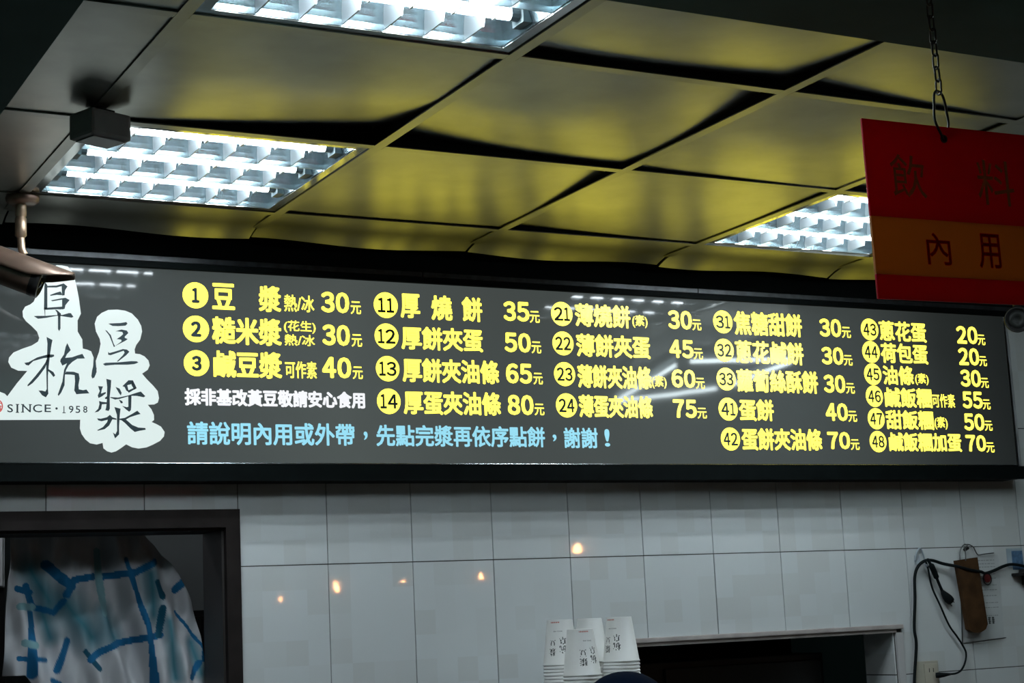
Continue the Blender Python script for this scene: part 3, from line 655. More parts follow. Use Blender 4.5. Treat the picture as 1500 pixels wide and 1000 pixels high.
# ------------------------------------------------------------------ menu board
BY = 0.262       # plane of the lettering
board = thing('menu_board', 'long charcoal backlit menu board with yellow lettering above the tiled wall', 'menu board', (0, 0, 0))
BX0, BX1, BZ0, BZ1 = -1.2, 3.170, 2.027, 2.508
bm = bmesh.new()
box(bm, BX0, BX1, BY + 0.0005, BY + 0.006, BZ0, BZ1)
obj('face', bm, M_face, board)
bm = bmesh.new()      # case behind and black profiles around
box(bm, BX0 - 0.02, BX1 + 0.006, BY + 0.0065, 0.339, 1.983, 2.533)
box(bm, BX0 - 0.02, BX1 + 0.045, BY - 0.010, BY + 0.0065, 1.983, BZ0 - 0.0035)
box(bm, BX0 - 0.02, BX1 + 0.045, BY - 0.010, BY + 0.0065, BZ1 + 0.0005, 2.524)
obj('case', bm, M_black, board)
for a, b in ((-1.2, 1.10), (1.103, 1.98), (1.983, 3.20)):
    bm = bmesh.new()
    box(bm, a, b, BY - 0.012, BY - 0.001, 2.5245, 2.537)
    obj('top_trim', bm, mat('worn_black_trim', (0.035, 0.04, 0.045), 0.3, 0.3, noise=(40, 0.5)), board)
bm = bmesh.new(); cyl(bm, (BX0, BY - 0.004, BZ0 - 0.0010), (BX1, BY - 0.004, BZ0 - 0.0010), 0.0026, seg=10)
obj('bottom_lip', bm, M_alu, board, smooth=True)
bm = bmesh.new()     # curved end trim
n = 10
pr_ = []
for k in range(n + 1):
    a = PI / 2 * k / n
    pr_.append((BX1 + 0.004 + 0.034 * math.sin(a), BY - 0.006 + 0.06 * (1 - math.cos(a))))
A = [bm.verts.new((p[0], p[1], BZ0)) for p in pr_]
B = [bm.verts.new((p[0] - 0.004, p[1], BZ1 - 0.01)) for p in pr_]
for k in range(n):
    bm.faces.new((A[k], A[k + 1], B[k + 1], B[k]))
obj('end_trim', bm, mat('end_trim_metal', (0.75, 0.78, 0.80), 0.35, 0.6, noise=(12, 0.4)), board, smooth=True)

for num, (cx, cz, r), strs in DATA['items']:
    bm = bmesh.new()
    disc(bm, cx, cz, r, BY - 0.0006)
    ln = obj('menu_line', bm, M_yel, board)
    ln['label'] = 'yellow menu line number ' + num
    nm_, pr_m = bmesh.new(), bmesh.new()
    for s, x0, x1, z0, z1 in strs:
        cj = any(ord(c) > 255 for c in s)
        small = (z1 - z0) < 0.045 or '(' in s
        if not cj:
            digits(pr_m, s, x0, x1, z0, z1, 0.045, y=BY - 0.0006)
        elif s == '元':
            letter(pr_m, s, x0, x1, z0, z1, bold=0.014, y=BY - 0.0006)
        else:
            letter(nm_, s, x0, x1, z0, z1, bold=0.014 if small else 0.029, y=BY - 0.0006)
    obj('item_name', nm_, M_yel, ln)
    obj('price', pr_m, M_yel, ln)
    bm = bmesh.new()
    if len(num) == 1:
        w = 0.30 if num == '1' else 0.40
        digits(bm, num, cx - r * w, cx + r * w, cz - r * 0.60, cz + r * 0.58, 0.06, y=BY - 0.0012)
    else:
        q = 0.68 if num == '11' else 0.74
        digits(bm, num, cx - r * q, cx + r * q, cz - r * 0.58, cz + r * 0.56, 0.032, y=BY - 0.0012)
    obj('item_number', bm, M_ink, ln)
bm = bmesh.new()
for s, x0, x1, z0, z1 in DATA['white']:
    letter(bm, s, x0, x1, z0, z1, bold=0.042, y=BY - 0.0006)
obj('notice_line', bm, M_wht, board)['label'] = 'white notice line on the menu board'
bm = bmesh.new()
for s, x0, x1, z0, z1 in DATA['cyan']:
    letter(bm, s, x0, x1, z0, z1, bold=0.026, y=BY - 0.0006)
obj('notice_line', bm, M_cyan, board)['label'] = 'light blue notice line on the menu board'
bm = bmesh.new()
ngon(bm, DATA['blob'], BY - 0.0006)
logo = obj('logo', bm, M_logo, board)
logo['label'] = 'white cloud-shaped logo with black brush characters'
bm = bmesh.new()
for p in DATA['strokes']:
    ngon(bm, p, BY - 0.0012)
obj('brush_characters', bm, M_ink, logo)
bm = bmesh.new()
for s, x0, x1, z0, z1 in DATA['since']:
    if s == '1': x0, x1 = x0 + 0.0025, x1 - 0.0025
    letter(bm, s, x0, x1, z0, z1, bold=0.012 if s != '1' else 0, y=BY - 0.0012)
    if s in 'IN1':
        xm = (x0 + x1) / 2; hw = 0.0045
        t_ = 0.0009
        hw = 0.0038
        ends = [(xm, z0)] + ([(xm, z1)] if s == 'I' else [])
        if s == 'N':
            ends = [(x0 + 0.001, z0), (x0 + 0.001, z1), (x1 - 0.001, z1)]
            hw = 0.0035
        for ex, ez in ends:
            ngon(bm, [(ex - hw, ez - t_), (ex + hw, ez - t_), (ex + hw, ez + t_), (ex - hw, ez + t_)], BY - 0.0013)
disc(bm, DATA['dot'][0], DATA['dot'][1], 0.0028, BY - 0.0012, 14)
obj('founding_year', bm, M_ink, logo)
(sx, sz), sr = DATA['seal']
sr *= 1.0
bm = bmesh.new()
nn = 40
O1 = [bm.verts.new((sx + sr * math.cos(2 * PI * i / nn), BY - 0.0012, sz + 1.15 * sr * math.sin(2 * PI * i / nn))) for i in range(nn)]
O2 = [bm.verts.new((sx + 0.82 * sr * math.cos(2 * PI * i / nn), BY - 0.0012, sz + 0.94 * sr * math.sin(2 * PI * i / nn))) for i in range(nn)]
for i in range(nn):
    bm.faces.new((O1[i], O1[(i + 1) % nn], O2[(i + 1) % nn], O2[i]))
for k in (-0.45, 0.0, 0.45):
    ngon(bm, [(sx - 0.55 * sr, sz + (k - 0.07) * sr), (sx + 0.8 * sr, sz + (k - 0.07) * sr), (sx + 0.8 * sr, sz + (k + 0.07) * sr), (sx - 0.55 * sr, sz + (k + 0.07) * sr)], BY - 0.0012)
for k in (-0.3, 0.2, 0.62):
    ngon(bm, [(sx + (k - 0.07) * sr, sz - 0.8 * sr), (sx + (k + 0.07) * sr, sz - 0.8 * sr), (sx + (k + 0.07) * sr, sz + 0.1 * sr), (sx + (k - 0.07) * sr, sz + 0.1 * sr)], BY - 0.0012)
obj('seal', bm, M_seal, logo)

# ------------------------------------------------------------------ doorway
door = bpy.data.objects.new('door_1', None); C.objects.link(door); struct(door)
bm = bmesh.new()
box(bm, DLX - 0.037, 0.606, WY - 0.016, WY + 0.004, DRZ, 1.919)
box(bm, DRX, 0.606, WY - 0.016, WY + 0.004, 0, DRZ)
box(bm, DLX - 0.037, DLX, WY - 0.016, WY + 0.004, 0, DRZ)
obj('door_frame', bm, M_dkbrown, door)
bm = bmesh.new()
box(bm, DRX - 0.006, DRX + 0.0005, WY + 0.004, WY + 0.155, 0, DRZ)
box(bm, DLX, DRX - 0.006, WY + 0.004, WY + 0.155, DRZ - 0.006, DRZ + 0.0005)
box(bm, DLX - 0.0005, DLX + 0.006, WY + 0.004, WY + 0.155, 0, DRZ - 0.006)
obj('door_jamb', bm, mat('dark_jamb', (0.02, 0.017, 0.016), 0.5), door)
# back room
struct(bx('wall_rear', mat('rear_wall_paint', (0.30, 0.33, 0.33), 0.7, noise=(3, 0.2)), -2.4, 5.2, 2.6, 2.7, 0, 3.0))
struct(bx('wall_side', M_sidew, 1.52, 1.60, 0.50, 2.6, 0, 3.0))
struct(bx('wall_side_left', M_sidew, -2.5, -2.4, 0.35, 2.6, 0, 3.0))
struct(bx('ceiling_rear', M_sidew, -2.4, 5.2, 0.5, 2.6, 2.9, 3.0))
cab = thing('steel_cabinet', 'pale steel cabinet glimpsed in the back room left of the curtain', 'cabinet', (0.100, 1.90, 0))
bx('body', mat('pale_cabinet', (0.62, 0.64, 0.66), 0.4), -0.35, 0.25, 0, 0.5, 1.796, 2.35, cab, 0.006)
bx('door', mat('pale_cabinet_door', (0.66, 0.68, 0.70), 0.35), -0.34, 0.24, -0.02, -0.001, 1.80, 2.33, cab, 0.004)
bx('plinth', M_camd, -0.35, 0.25, 0.0, 0.5, 0.0, 1.795, cab)
dc = thing('dark_cupboard', 'dark low cupboard in the back room right of the curtain', 'cupboard', (1.0, 1.9, 0))
bx('body', M_camd, -0.45, 0.45, 0, 0.5, 0.02, 1.70, dc, 0.004)
bx('door', M_camd, -0.44, -0.002, -0.018, -0.001, 0.05, 1.68, dc, 0.003)
bx('door', M_camd, 0.002, 0.44, -0.018, -0.001, 0.05, 1.68, dc, 0.003)
bx('plinth', M_camd, -0.43, 0.43, 0.02, 0.48, 0.0, 0.0195, dc)
lb = thing('added_fill_bulb', 'added unseen bulb that brightens the pale cabinet in the back room', 'lamp', (0.1, 1.2, 2.55))
bm = bmesh.new()
lathe(bm, [(0.001, -0.03), (0.022, -0.02), (0.03, 0), (0.022, 0.025), (0.012, 0.045)], 16)
obj('glass_bulb', bm, mat('fill_bulb_glow', (0.9, 0.9, 0.9), 0.3, emit=(0.9, 0.95, 1.0), es=BACKROOM * 10), lb, smooth=True)  # added lamp out of view, there to light the cabinet
bm = bmesh.new(); cyl(bm, (0, 0, 0.045), (0, 0, 0.35), 0.008, seg=8); obj('stem', bm, M_cable, lb)

# curtain
def curtain():
    NU, NV = 250, 250
    me = bpy.data.meshes.new('curtain')
    V, Fc, col = [], [], []
    base = (0.50, 0.515, 0.54)
    kinds = {0: (0.0, 0.12, 0.28), 1: (0.0, 0.08, 0.14), 2: (0.20, 0.38, 0.42), 3: (0.05, 0.21, 0.27)}  # last kind: soft teal, part dye colour, part painted fold shading
    segs = []
    for w, kd, pts in DATA['curt']:
        for a, b in zip(pts[:-1], pts[1:]):
            segs.append((w, kd, a, b))
    def lerp_tab(tab, z):
        for (z0, v0), (z1, v1) in zip(tab[:-1], tab[1:]):
            if z <= z0 and z >= z1:
                return v0 + (v1 - v0) * (z0 - z) / (z0 - z1)
        return tab[-1][1] if z < tab[-1][0] else tab[0][1]
    LT = [(1.95, 0.092), (1.889, 0.092), (1.82, 0.090), (1.765, 0.073), (1.536, 0.070), (1.2, 0.08)]
    RT = [(1.95, 0.36), (1.884, 0.405), (1.835, 0.46), (1.769, 0.517), (1.70, 0.548), (1.612, 0.569), (1.491, 0.584), (1.2, 0.59)]
    for b in range(NV + 1):
        v = b / NV
        for a in range(NU + 1):
            u = a / NU
            zb = 1.535 - 0.30 * min(1, max(0, (u - 0.10) / 0.25)) ** 1.2
            z = 1.935 + (zb - 1.935) * v
            xl, xr = lerp_tab(LT, z), lerp_tab(RT, z)
            x = xl + (xr - xl) * u
            t = (1.935 - z)
            fade = 1.0
            ph = (x - 0.07) - 0.36 * t
            y = 0.535 + 0.022 * math.sin(ph * 34 + 1.0) + 0.010 * math.sin(ph * 88 + 2 + 3 * t) + 0.006 * math.sin(x * 120 + t * 14)
            y += 0.034 * math.exp(-((ph - 0.10) / 0.022) ** 2) * min(1, t * 6)
            y += 0.030 * math.exp(-((ph - 0.17) / 0.016) ** 2) * min(1, t * 4)
            y -= 0.018 * math.exp(-((ph - 0.24) / 0.03) ** 2)
            y -= 0.02 * max(0, 1 - t / 0.05) * 0
            V.append((x, y, z))
            c = base
            best = None
            for w, kd, p, q in segs:
                dx, dz = q[0] - p[0], q[1] - p[1]
                L2 = dx * dx + dz * dz
                s = max(0, min(1, ((x - p[0]) * dx + (z - p[1]) * dz) / L2))
                d = math.hypot(x - p[0] - s * dx, z - p[1] - s * dz)
                if kd == 3:
                    k = max(0, 1 - d / (w * 1.0)) ** 1.0
                    if k > 0 and best is None:
                        c = tuple(c[m] * (1 - k) + kinds[3][m] * k for m in range(3))
                elif d < w / 2:
                    if best is None or kd == 2:
                        best = kd
            if best is not None:
                c = kinds[best]
            col.append((*c, 1))
    for b in range(NV):
        for a in range(NU):
            i = b * (NU + 1) + a
            Fc.append((i, i + NU + 1, i + NU + 2, i + 1))
    me.from_pydata(V, [], Fc)
    ca = me.color_attributes.new('print', 'FLOAT_COLOR', 'POINT')
    ca.data.foreach_set('color', [x for c in col for x in c])
    me.polygons.foreach_set('use_smooth', [True] * len(Fc))
    me.materials.append(M_cloth)
    o = bpy.data.objects.new('curtain', me)
    C.objects.link(o)
    sm = o.modifiers.new('thick', 'SOLIDIFY'); sm.thickness = 0.0012
    return tag(o, 'pale cloth curtain with blue lattice print hanging bunched in the doorway', 'curtain')
curtain()
rod = thing('curtain_rod', 'dark rod across the doorway head holding the blue printed curtain', 'rod', (0, 0.525, 1.968))
bm = bmesh.new(); cyl(bm, (DLX + 0.006, 0, 0), (DRX - 0.006, 0, 0), 0.006, seg=12)
rb = obj('pole', bm, M_camd, rod, smooth=True); rb.location = (0, 0, -0.028)

# ------------------------------------------------------------------ service opening
win = bpy.data.objects.new('window_1', None); C.objects.link(win); struct(win)
bx('window_head', M_trim, OPX0 - 0.03, 2.711, WY - 0.012, WY + 0.004, OPZ + 0.010, 1.548, win, 0.003)
bx('window_head_strip', M_trim, OPX0 - 0.0, OPX1 + 0.002, WY - 0.005, WY + 0.004, OPZ, OPZ + 0.0098, win)
bx('window_jamb', mat('pale_jamb', (0.50, 0.50, 0.50), 0.35), OPX1, 2.711, WY - 0.006, WY + 0.004, 1.02, OPZ, win, 0.002)
bx('window_jamb', M_trim, OPX0 - 0.03, OPX0, WY - 0.012, WY + 0.004, 1.02, OPZ, win, 0.002)
for z0, z1 in ((1.02, 1.396), (1.399, OPZ - 0.001)):
    bx('reveal_tile', M_tile, OPX1 - 0.006, OPX1 - 0.001, WY + 0.006, 0.486, z0, z1, win)
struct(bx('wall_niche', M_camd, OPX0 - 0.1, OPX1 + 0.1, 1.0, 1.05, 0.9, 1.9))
bx('window_sill', M_shelf, OPX0, OPX1, WY - 0.06, 0.60, 1.00, 1.02, win)
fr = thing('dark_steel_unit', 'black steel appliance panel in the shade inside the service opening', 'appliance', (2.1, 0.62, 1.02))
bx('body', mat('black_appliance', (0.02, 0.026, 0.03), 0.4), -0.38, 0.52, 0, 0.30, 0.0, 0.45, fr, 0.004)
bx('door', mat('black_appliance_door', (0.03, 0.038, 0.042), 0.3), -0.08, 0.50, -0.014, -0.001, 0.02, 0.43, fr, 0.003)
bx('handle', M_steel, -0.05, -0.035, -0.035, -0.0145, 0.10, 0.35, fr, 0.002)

# ------------------------------------------------------------------ red hanging sign and chain
RY = -2.05
rs = thing('hanging_sign', 'dark red acrylic sign with gold band hanging on a chain at right', 'sign', (0.677, RY, 2.252), (0, math.radians(-0.8), 0))
RW, RH = 0.60, 0.248
bx('red_panel', M_red, 0, RW, 0, 0.004, -0.1348, 0, rs, 0.001)
bx('red_panel', M_red, 0, RW, 0, 0.004, -RH, -0.2142, rs, 0.001)
bd = bx('gold_band', M_gold, 0, RW, 0, 0.004, -0.214, -0.135, rs, 0.0004)
bd['label'] = 'dull gold band across the red sign'
def local_letter(s, x0, x1, z0, z1, m, nm, off=0.0, y=-0.0008):
    bm = bmesh.new(); letter(bm, s, x0, x1, z0, z1, bold=off, y=y)
    return obj(nm, bm, m, rs)
k = 1 / 1000.0
local_letter('飲', 0.040, 0.102, -0.106, -0.046, M_goldl, 'character', 0.004)
local_letter('料', 0.195, 0.264, -0.108, -0.042, M_goldl, 'character', 0.006)
local_letter('內', 0.091, 0.134, -0.198, -0.153, M_redp, 'character', 0.016)
local_letter('用', 0.184, 0.225, -0.199, -0.149, M_redp, 'character', 0.016)
bm = bmesh.new(); cyl(bm, (0.142, -0.0012, -0.018), (0.142, -0.0002, -0.018), 0.006, seg=16)
obj('eyelet', bm, M_steel, rs)
bm = bmesh.new(); disc(bm, 0.142, -0.018, 0.004, -0.0014, 14); obj('hole', bm, M_camd, rs)

def chain(x0, z0, x1, z1, y, label, hole):
    t = thing('hanging_chain', label, 'chain', (0, 0, 0), group='steel chains of the red sign')
    L = math.hypot(x1 - x0, z1 - z0); nl = int(L / 0.0175)
    proto = None
    d = Vector((x1 - x0, 0, z1 - z0)) / nl
    ang = math.atan2(d.x, d.z)
    for i in range(nl):
        c = Vector((x0, y, z0)) + d * (i + 0.5)
        if proto is None:
            bm = bmesh.new()
            ring = []
            for kk in range(20):
                a = 2 * PI * kk / 20
                ring.append((0.0052 * math.cos(a), 0, 0.0058 * (1 if math.sin(a) > 0 else -1) + 0.0052 * math.sin(a)))
            tube(bm, ring, 0.00155, 6, closed=True)
            proto = obj('link', bm, M_steel, t, smooth=True)
            o = proto
        else:
            o = proto.copy(); C.objects.link(o); o.parent = t
        o.location = c
        o.rotation_euler = (0, ang, (PI / 2 if i % 2 else 0.25))
    # wire hook through the hole of the sign
    hx, hz = hole
    bm = bmesh.new()
    tube(bm, spline([(hx - 0.002, y, z1 + 0.003), (hx - 0.013, y - 0.004, z1 - 0.003), (hx - 0.0175, y - 0.006, z1 - 0.024), (hx - 0.018, y - 0.006, hz + 0.022),
                     (hx - 0.008, y - 0.005, hz + 0.004), (hx, y, hz - 0.001), (hx + 0.009, y + 0.006, hz + 0.006), (hx + 0.018, y + 0.007, hz + 0.022), (hx + 0.016, y + 0.006, z1 - 0.024), (hx + 0.009, y + 0.003, z1 - 0.003)], 6, closed=True), 0.0019, 8, closed=True)
    obj('hook', bm, M_steel, t, smooth=True)
    return t
chain(0.816, 2.450, 0.820, 2.302, RY + 0.001, 'dark steel chain with a wire hook holding the red hanging sign', (0.820, 2.237))
ch2 = chain(1.135, 2.450, 1.135, 2.302, RY + 0.001, 'second steel chain of the red sign beyond the right edge of the photo', (1.135, 2.241))

# ------------------------------------------------------------------ security camera
sc = thing('security_camera', 'bronze bullet security camera on a ceiling stem left of the logo', 'camera', (0.004, 0.012, CZ))
bm = bmesh.new(); lathe(bm, [(0.001, -0.020), (0.026, -0.019), (0.036, -0.012), (0.038, -0.004), (0.036, 0.0)], 32)
obj('base', bm, M_camb, sc, smooth=True)
bm = bmesh.new()
lathe(bm, [(0.012, -0.018), (0.0125, -0.045), (0.0105, -0.047), (0.0105, -0.049), (0.0128, -0.051), (0.0128, -0.090), (0.009, -0.094), (0.007, -0.100)], 24, Matrix.Translation((-0.004, 0, 0)))
obj('stem', bm, M_brass, sc, smooth=True)
ax = Vector((0.88, -0.30, -0.37)).normalized()
up = (Vector((0, 0, 1)) - ax * ax.z).normalized()
sd = ax.cross(up)
MB = Matrix(((ax.x, sd.x, up.x, -0.020), (ax.y, sd.y, up.y, 0.0), (ax.z, sd.z, up.z, -0.176), (0, 0, 0, 1)))
bm = bmesh.new(); tube(bm, spline([(-0.004, 0, -0.095), (-0.003, 0, -0.108), (-0.002, -0.002, -0.122), (0.004, -0.002, -0.134)], 5), 0.0085, 14)
obj('joint', bm, M_brass, sc, smooth=True)
rotX = MB @ Matrix.Rotation(PI / 2, 4, 'Y')
bm = bmesh.new(); lathe(bm, [(0.001, -0.13), (0.028, -0.128), (0.034, -0.12), (0.035, 0.045)], 36, rotX)
obj('housing', bm, M_camb, sc, smooth=True)
bm = bmesh.new(); lathe(bm, [(0.0355, 0.044), (0.036, 0.052), (0.036, 0.064), (0.031, 0.066), (0.029, 0.060), (0.001, 0.060)], 36, rotX)
obj('front_ring', bm, M_camd, sc, smooth=True)
bm = bmesh.new(); lathe(bm, [(0.012, 0.0605), (0.012, 0.064), (0.001, 0.067)], 24, rotX)
obj('lens', bm, mat('camera_lens', (0.01, 0.01, 0.015), 0.05), sc, smooth=True)
bm = bmesh.new()     # sun shield: arched plate over the housing
n, m = 24, 10
g = []
for a in range(m + 1):
    f = a / m
    x = -0.10 + 0.225 * f
    row = []
    sp = 1.62 - 0.95 * max(0, (f - 0.55) / 0.45) ** 1.6
    for b in range(n + 1):
        t = (-1 + 2 * b / n) * sp
        row.append(bm.verts.new(MB @ Vector((x, 0.044 * math.sin(t), 0.044 * math.cos(t) + 0.003))))
    g.append(row)
for a in range(m):
    for b in range(n):
        bm.faces.new((g[a][b], g[a + 1][b], g[a + 1][b + 1], g[a][b + 1]))
sh = obj('sun_shield', bm, M_camb, sc, smooth=True)
md = sh.modifiers.new('t', 'SOLIDIFY'); md.thickness = 0.002; md.offset = 1

# second camera facing the room at the right end of the board
s2 = thing('security_camera', 'dark round-fronted security camera at the right end of the menu board', 'camera', (2.872, -0.10, CZ))
bm = bmesh.new(); lathe(bm, [(0.001, -0.014), (0.034, -0.012), (0.036, 0.0)], 28); obj('base', bm, M_camd, s2, smooth=True)
bm = bmesh.new(); cyl(bm, (0, 0, -0.012), (0, 0, -0.146), 0.011, seg=18); obj('stem', bm, M_camd, s2, smooth=True)
ax = Vector((-0.70, -0.68, -0.18)).normalized()
up = (Vector((0, 0, 1)) - ax * ax.z).normalized(); sd = ax.cross(up)
MB2 = Matrix(((ax.x, sd.x, up.x, 0), (ax.y, sd.y, up.y, 0), (ax.z, sd.z, up.z, -0.178), (0, 0, 0, 1))) @ Matrix.Rotation(PI / 2, 4, 'Y')
bm = bmesh.new(); lathe(bm, [(0.001, -0.10), (0.030, -0.098), (0.036, -0.09), (0.038, 0.05), (0.034, 0.054), (0.033, 0.046), (0.026, 0.044)], 36, MB2)
obj('housing', bm, M_camd, s2, smooth=True)
bm = bmesh.new(); lathe(bm, [(0.0262, 0.044), (0.024, 0.050), (0.010, 0.050), (0.009, 0.046), (0.001, 0.046)], 32, MB2)
obj('lens_ring', bm, mat('lens_ring', (0.012, 0.014, 0.014), 0.5, spec=0.2), s2, smooth=True)

# small grey box below the ceiling grid
gb = thing('motion_sensor', 'small grey rounded box fixed under the ceiling beside the nearer light', 'sensor', (0.004, -0.668, CZ), (0, 0, math.radians(22)))
bx('body', M_grey, -0.046, 0.046, -0.036, 0.036, -0.060, -0.008, gb, 0.007)
bx('bracket', M_camd, -0.02, 0.02, -0.02, 0.02, -0.0075, -0.0002, gb, 0.002)
bx('front_cover', mat('grey_cover', (0.32, 0.32, 0.33), 0.45), -0.036, 0.036, -0.028, 0.028, -0.0625, -0.0603, gb, 0.001)

# ------------------------------------------------------------------ paper cups
RT, RR, CH = 0.0325, 0.0470, 0.115
def cone(x, z, rot, extra=0.0004):
    """x along the circumference at mid height, z height -> point on the cup wall"""
    r = RR + (RT - RR) * z / CH + extra
    t = rot + x / 0.038
    return (r * math.sin(t), -r * math.cos(t), z)
bm = bmesh.new()
lathe(bm, [(RR - 0.001, 0.003), (RR + 0.0012, 0.0), (RR + 0.0022, 0.0018), (RR + 0.0012, 0.0040), (RR, 0.0045), (RT + 0.0003, CH - 0.001), (RT - 0.0002, CH), (RT - 0.0012, CH - 0.001), (RT - 0.0014, CH - 0.007), (0.0005, CH - 0.007)], 36)
cup_me = obj('cup', bm, M_cup, smooth=True)
cup_mesh = cup_me.data
bpy.data.objects.remove(cup_me)
def cup_print(parent, rot):
    # black brush characters upside down (the cups stand on their rims)
    bm = bmesh.new()
    def flip(x0):
        return lambda X, Z: cone(-(X - x0), Z, rot)
    for s, xx, zz, h in (('阜', 0.020, 0.062, 0.019), ('杭', 0.020, 0.040, 0.020), ('豆', -0.006, 0.056, 0.017), ('漿', -0.006, 0.034, 0.019)):
        w = h * 0.9
        # mirror both axes: reading direction reversed and heads down
        letter(bm, s, -w / 2, w / 2, -h / 2, h / 2, fn=(lambda cx, cz: (lambda X, Z: cone(cx - X, cz - Z, rot)))(xx, zz), bold=0.02)
    letter(bm, 'SINCE.1958', -0.012, 0.012, -0.0014, 0.0014, fn=lambda X, Z: cone(0.008 - X, 0.086 - Z, rot))
    obj('brush_characters', bm, M_cupink, parent)
    bm = bmesh.new()
    for k in range(9):      # a red line of print too small to read
        x0 = -0.014 + k * 0.0032; x1 = x0 + 0.0016 + 0.0009 * (k % 2)
        bm.faces.new([bm.verts.new(cone(x, z, rot)) for x, z in ((x0, 0.107), (x1, 0.107), (x1, 0.110), (x0, 0.110))])
    obj('red_print', bm, M_cupred, parent)
SHZ = 1.400
stacks = (('left', 1.384, 0.105, 12, -0.9, 'stack nearest the doorway, red print on top'), ('front', 1.366, -0.028, 9, -0.25, 'shortest stack, standing in front of the others'),
          ('middle', 1.528, 0.200, 12, 2.6, 'stack furthest back between two others'), ('right', 1.553, 0.090, 12, -1.3, 'stack beside the service opening'))
STEP = 0.0085
ORD = ['', 'second', 'third', 'fourth', 'fifth', 'sixth', 'seventh', 'eighth', 'ninth', 'tenth', 'eleventh', 'twelfth']
for nm, x, y, n, rot, where in stacks:
    for k in range(n):
        o = bpy.data.objects.new('paper_cup', cup_mesh)
        C.objects.link(o)
        o.location = (x + random.uniform(-0.0004, 0.0004), y + random.uniform(-0.0004, 0.0004), SHZ + k * STEP)
        if k == n - 1:
            tag(o, 'topmost white paper cup of the ' + where, 'cup', 'upside-down cups, ' + nm + ' stack')
            cup_print(o, rot)
        else:
            tag(o, ORD[n - 1 - k] + ' white cup from the top in the ' + where, 'cup', 'upside-down cups, ' + nm + ' stack')
sh = thing('steel_shelf', 'brushed steel shelf carrying the stacks of paper cups', 'shelf', (1.45, 0.09, 0))
bx('board', M_shelf, -0.19, 0.24, -0.18, 0.245, SHZ - 0.02, SHZ - 0.0005, sh)
for x in (-0.17, 0.22):
    for y in (-0.16, 0.22):
        bx('leg', M_shelf, x - 0.015, x + 0.015, y - 0.015, y + 0.015, 0, SHZ - 0.021, sh)

# ------------------------------------------------------------------ things on the right of the wall
HK = (2.800, WY - 0.004, 1.745)
hk = thing('wall_hook', 'pale adhesive hook on the tiles holding the black cables', 'hook', HK)
bm = bmesh.new(); tube(bm, spline([(-0.018, -0.002, 0.012 - 0.02), (-0.008, -0.004, 0.022), (0.006, -0.004, 0.030), (0.016, -0.004, 0.010), (0.020, -0.006, -0.02), (0.014, -0.022, -0.030), (0.006, -0.026, -0.018)], 6), 0.0028, 8)
obj('wire', bm, mat('pale_hook', (0.35, 0.40, 0.44), 0.3, 0.3), hk, smooth=True)
bx('pad', mat('hook_pad', (0.45, 0.5, 0.55), 0.3), -0.016, 0.006, 0.0005, 0.0035, -0.018, 0.010, hk, 0.001)
yc = WY - 0.016
def cable(name, label, cat, pts, r):
    bm = bmesh.new(); tube(bm, spline(pts, 8), r, 10)
    return tag(obj(name, bm, M_cable, smooth=True), label, cat)
c1 = cable('power_cable', 'thick black cable hanging straight down from the wall hook and running right', 'cable',
      [(2.727, yc, 1.30), (2.730, yc, 1.371), (2.750, yc, 1.482), (2.748, yc, 1.534), (2.760, yc, 1.62), (2.767, yc, 1.689), (2.782, yc - 0.004, 1.722), (2.806, yc - 0.010, 1.737),
       (2.840, yc - 0.004, 1.737), (2.880, yc - 0.006, 1.726), (2.922, WY - 0.036, 1.716), (2.97, WY - 0.040, 1.704), (3.018, WY - 0.036, 1.697), (3.055, yc, 1.692), (3.090, yc, 1.699), (3.130, yc, 1.711), (3.164, yc, 1.717), (3.20, yc, 1.714), (3.236, yc, 1.706), (3.30, yc, 1.690), (3.38, yc, 1.685)], 0.0048)
c2 = cable('lamp_cable', 'thin black cable looping from the hook down to the wall socket', 'cable',
      [(2.803, yc - 0.014, 1.735), (2.812, yc - 0.012, 1.715), (2.832, yc, 1.656), (2.858, yc, 1.60), (2.887, yc, 1.538), (2.915, yc, 1.502), (2.935, yc, 1.474), (2.946, yc, 1.45), (2.939, yc, 1.422), (2.918, yc - 0.004, 1.400), (2.890, yc - 0.010, 1.391), (2.862, yc - 0.014, 1.390)], 0.0030)
bm = bmesh.new(); tube(bm, [(2.864, yc - 0.014, 1.390), (2.846, yc - 0.014, 1.3895), (2.836, yc - 0.012, 1.389), (2.818, yc - 0.010, 1.389), (2.812, yc - 0.006, 1.389)], [0.0035, 0.0055, 0.007, 0.009, 0.008], 12)
obj('plug_body', bm, M_cable, c2, smooth=True)
hp = thing('loose_plug', 'black moulded plug dangling from the wall hook on a short doubled cable', 'plug', (0, 0, 0))
bm = bmesh.new(); tube(bm, spline([(2.812, yc - 0.012, 1.742), (2.828, yc - 0.012, 1.718), (2.842, yc - 0.008, 1.695), (2.858, yc - 0.004, 1.665), (2.872, yc, 1.642)], 6), [0.0045] * 5 + [0.009] * 7 + [0.0085] * 3 + [0.0045] * 10, 10)
obj('cord', bm, M_cable, hp, smooth=True)
bm = bmesh.new(); tube(bm, [(2.870, yc, 1.645), (2.876, yc, 1.637), (2.886, yc, 1.626), (2.894, yc, 1.618), (2.903, yc, 1.610)], [0.004, 0.008, 0.0125, 0.0145, 0.013], 14)
obj('body', bm, M_cable, hp, smooth=True)
bm = bmesh.new()
for d in (-0.005, 0.005):
    cyl(bm, (2.901 + d, yc, 1.609 + d), (2.911 + d, yc, 1.601 + d), 0.0018, seg=8)
obj('prongs', bm, M_wire, hp)

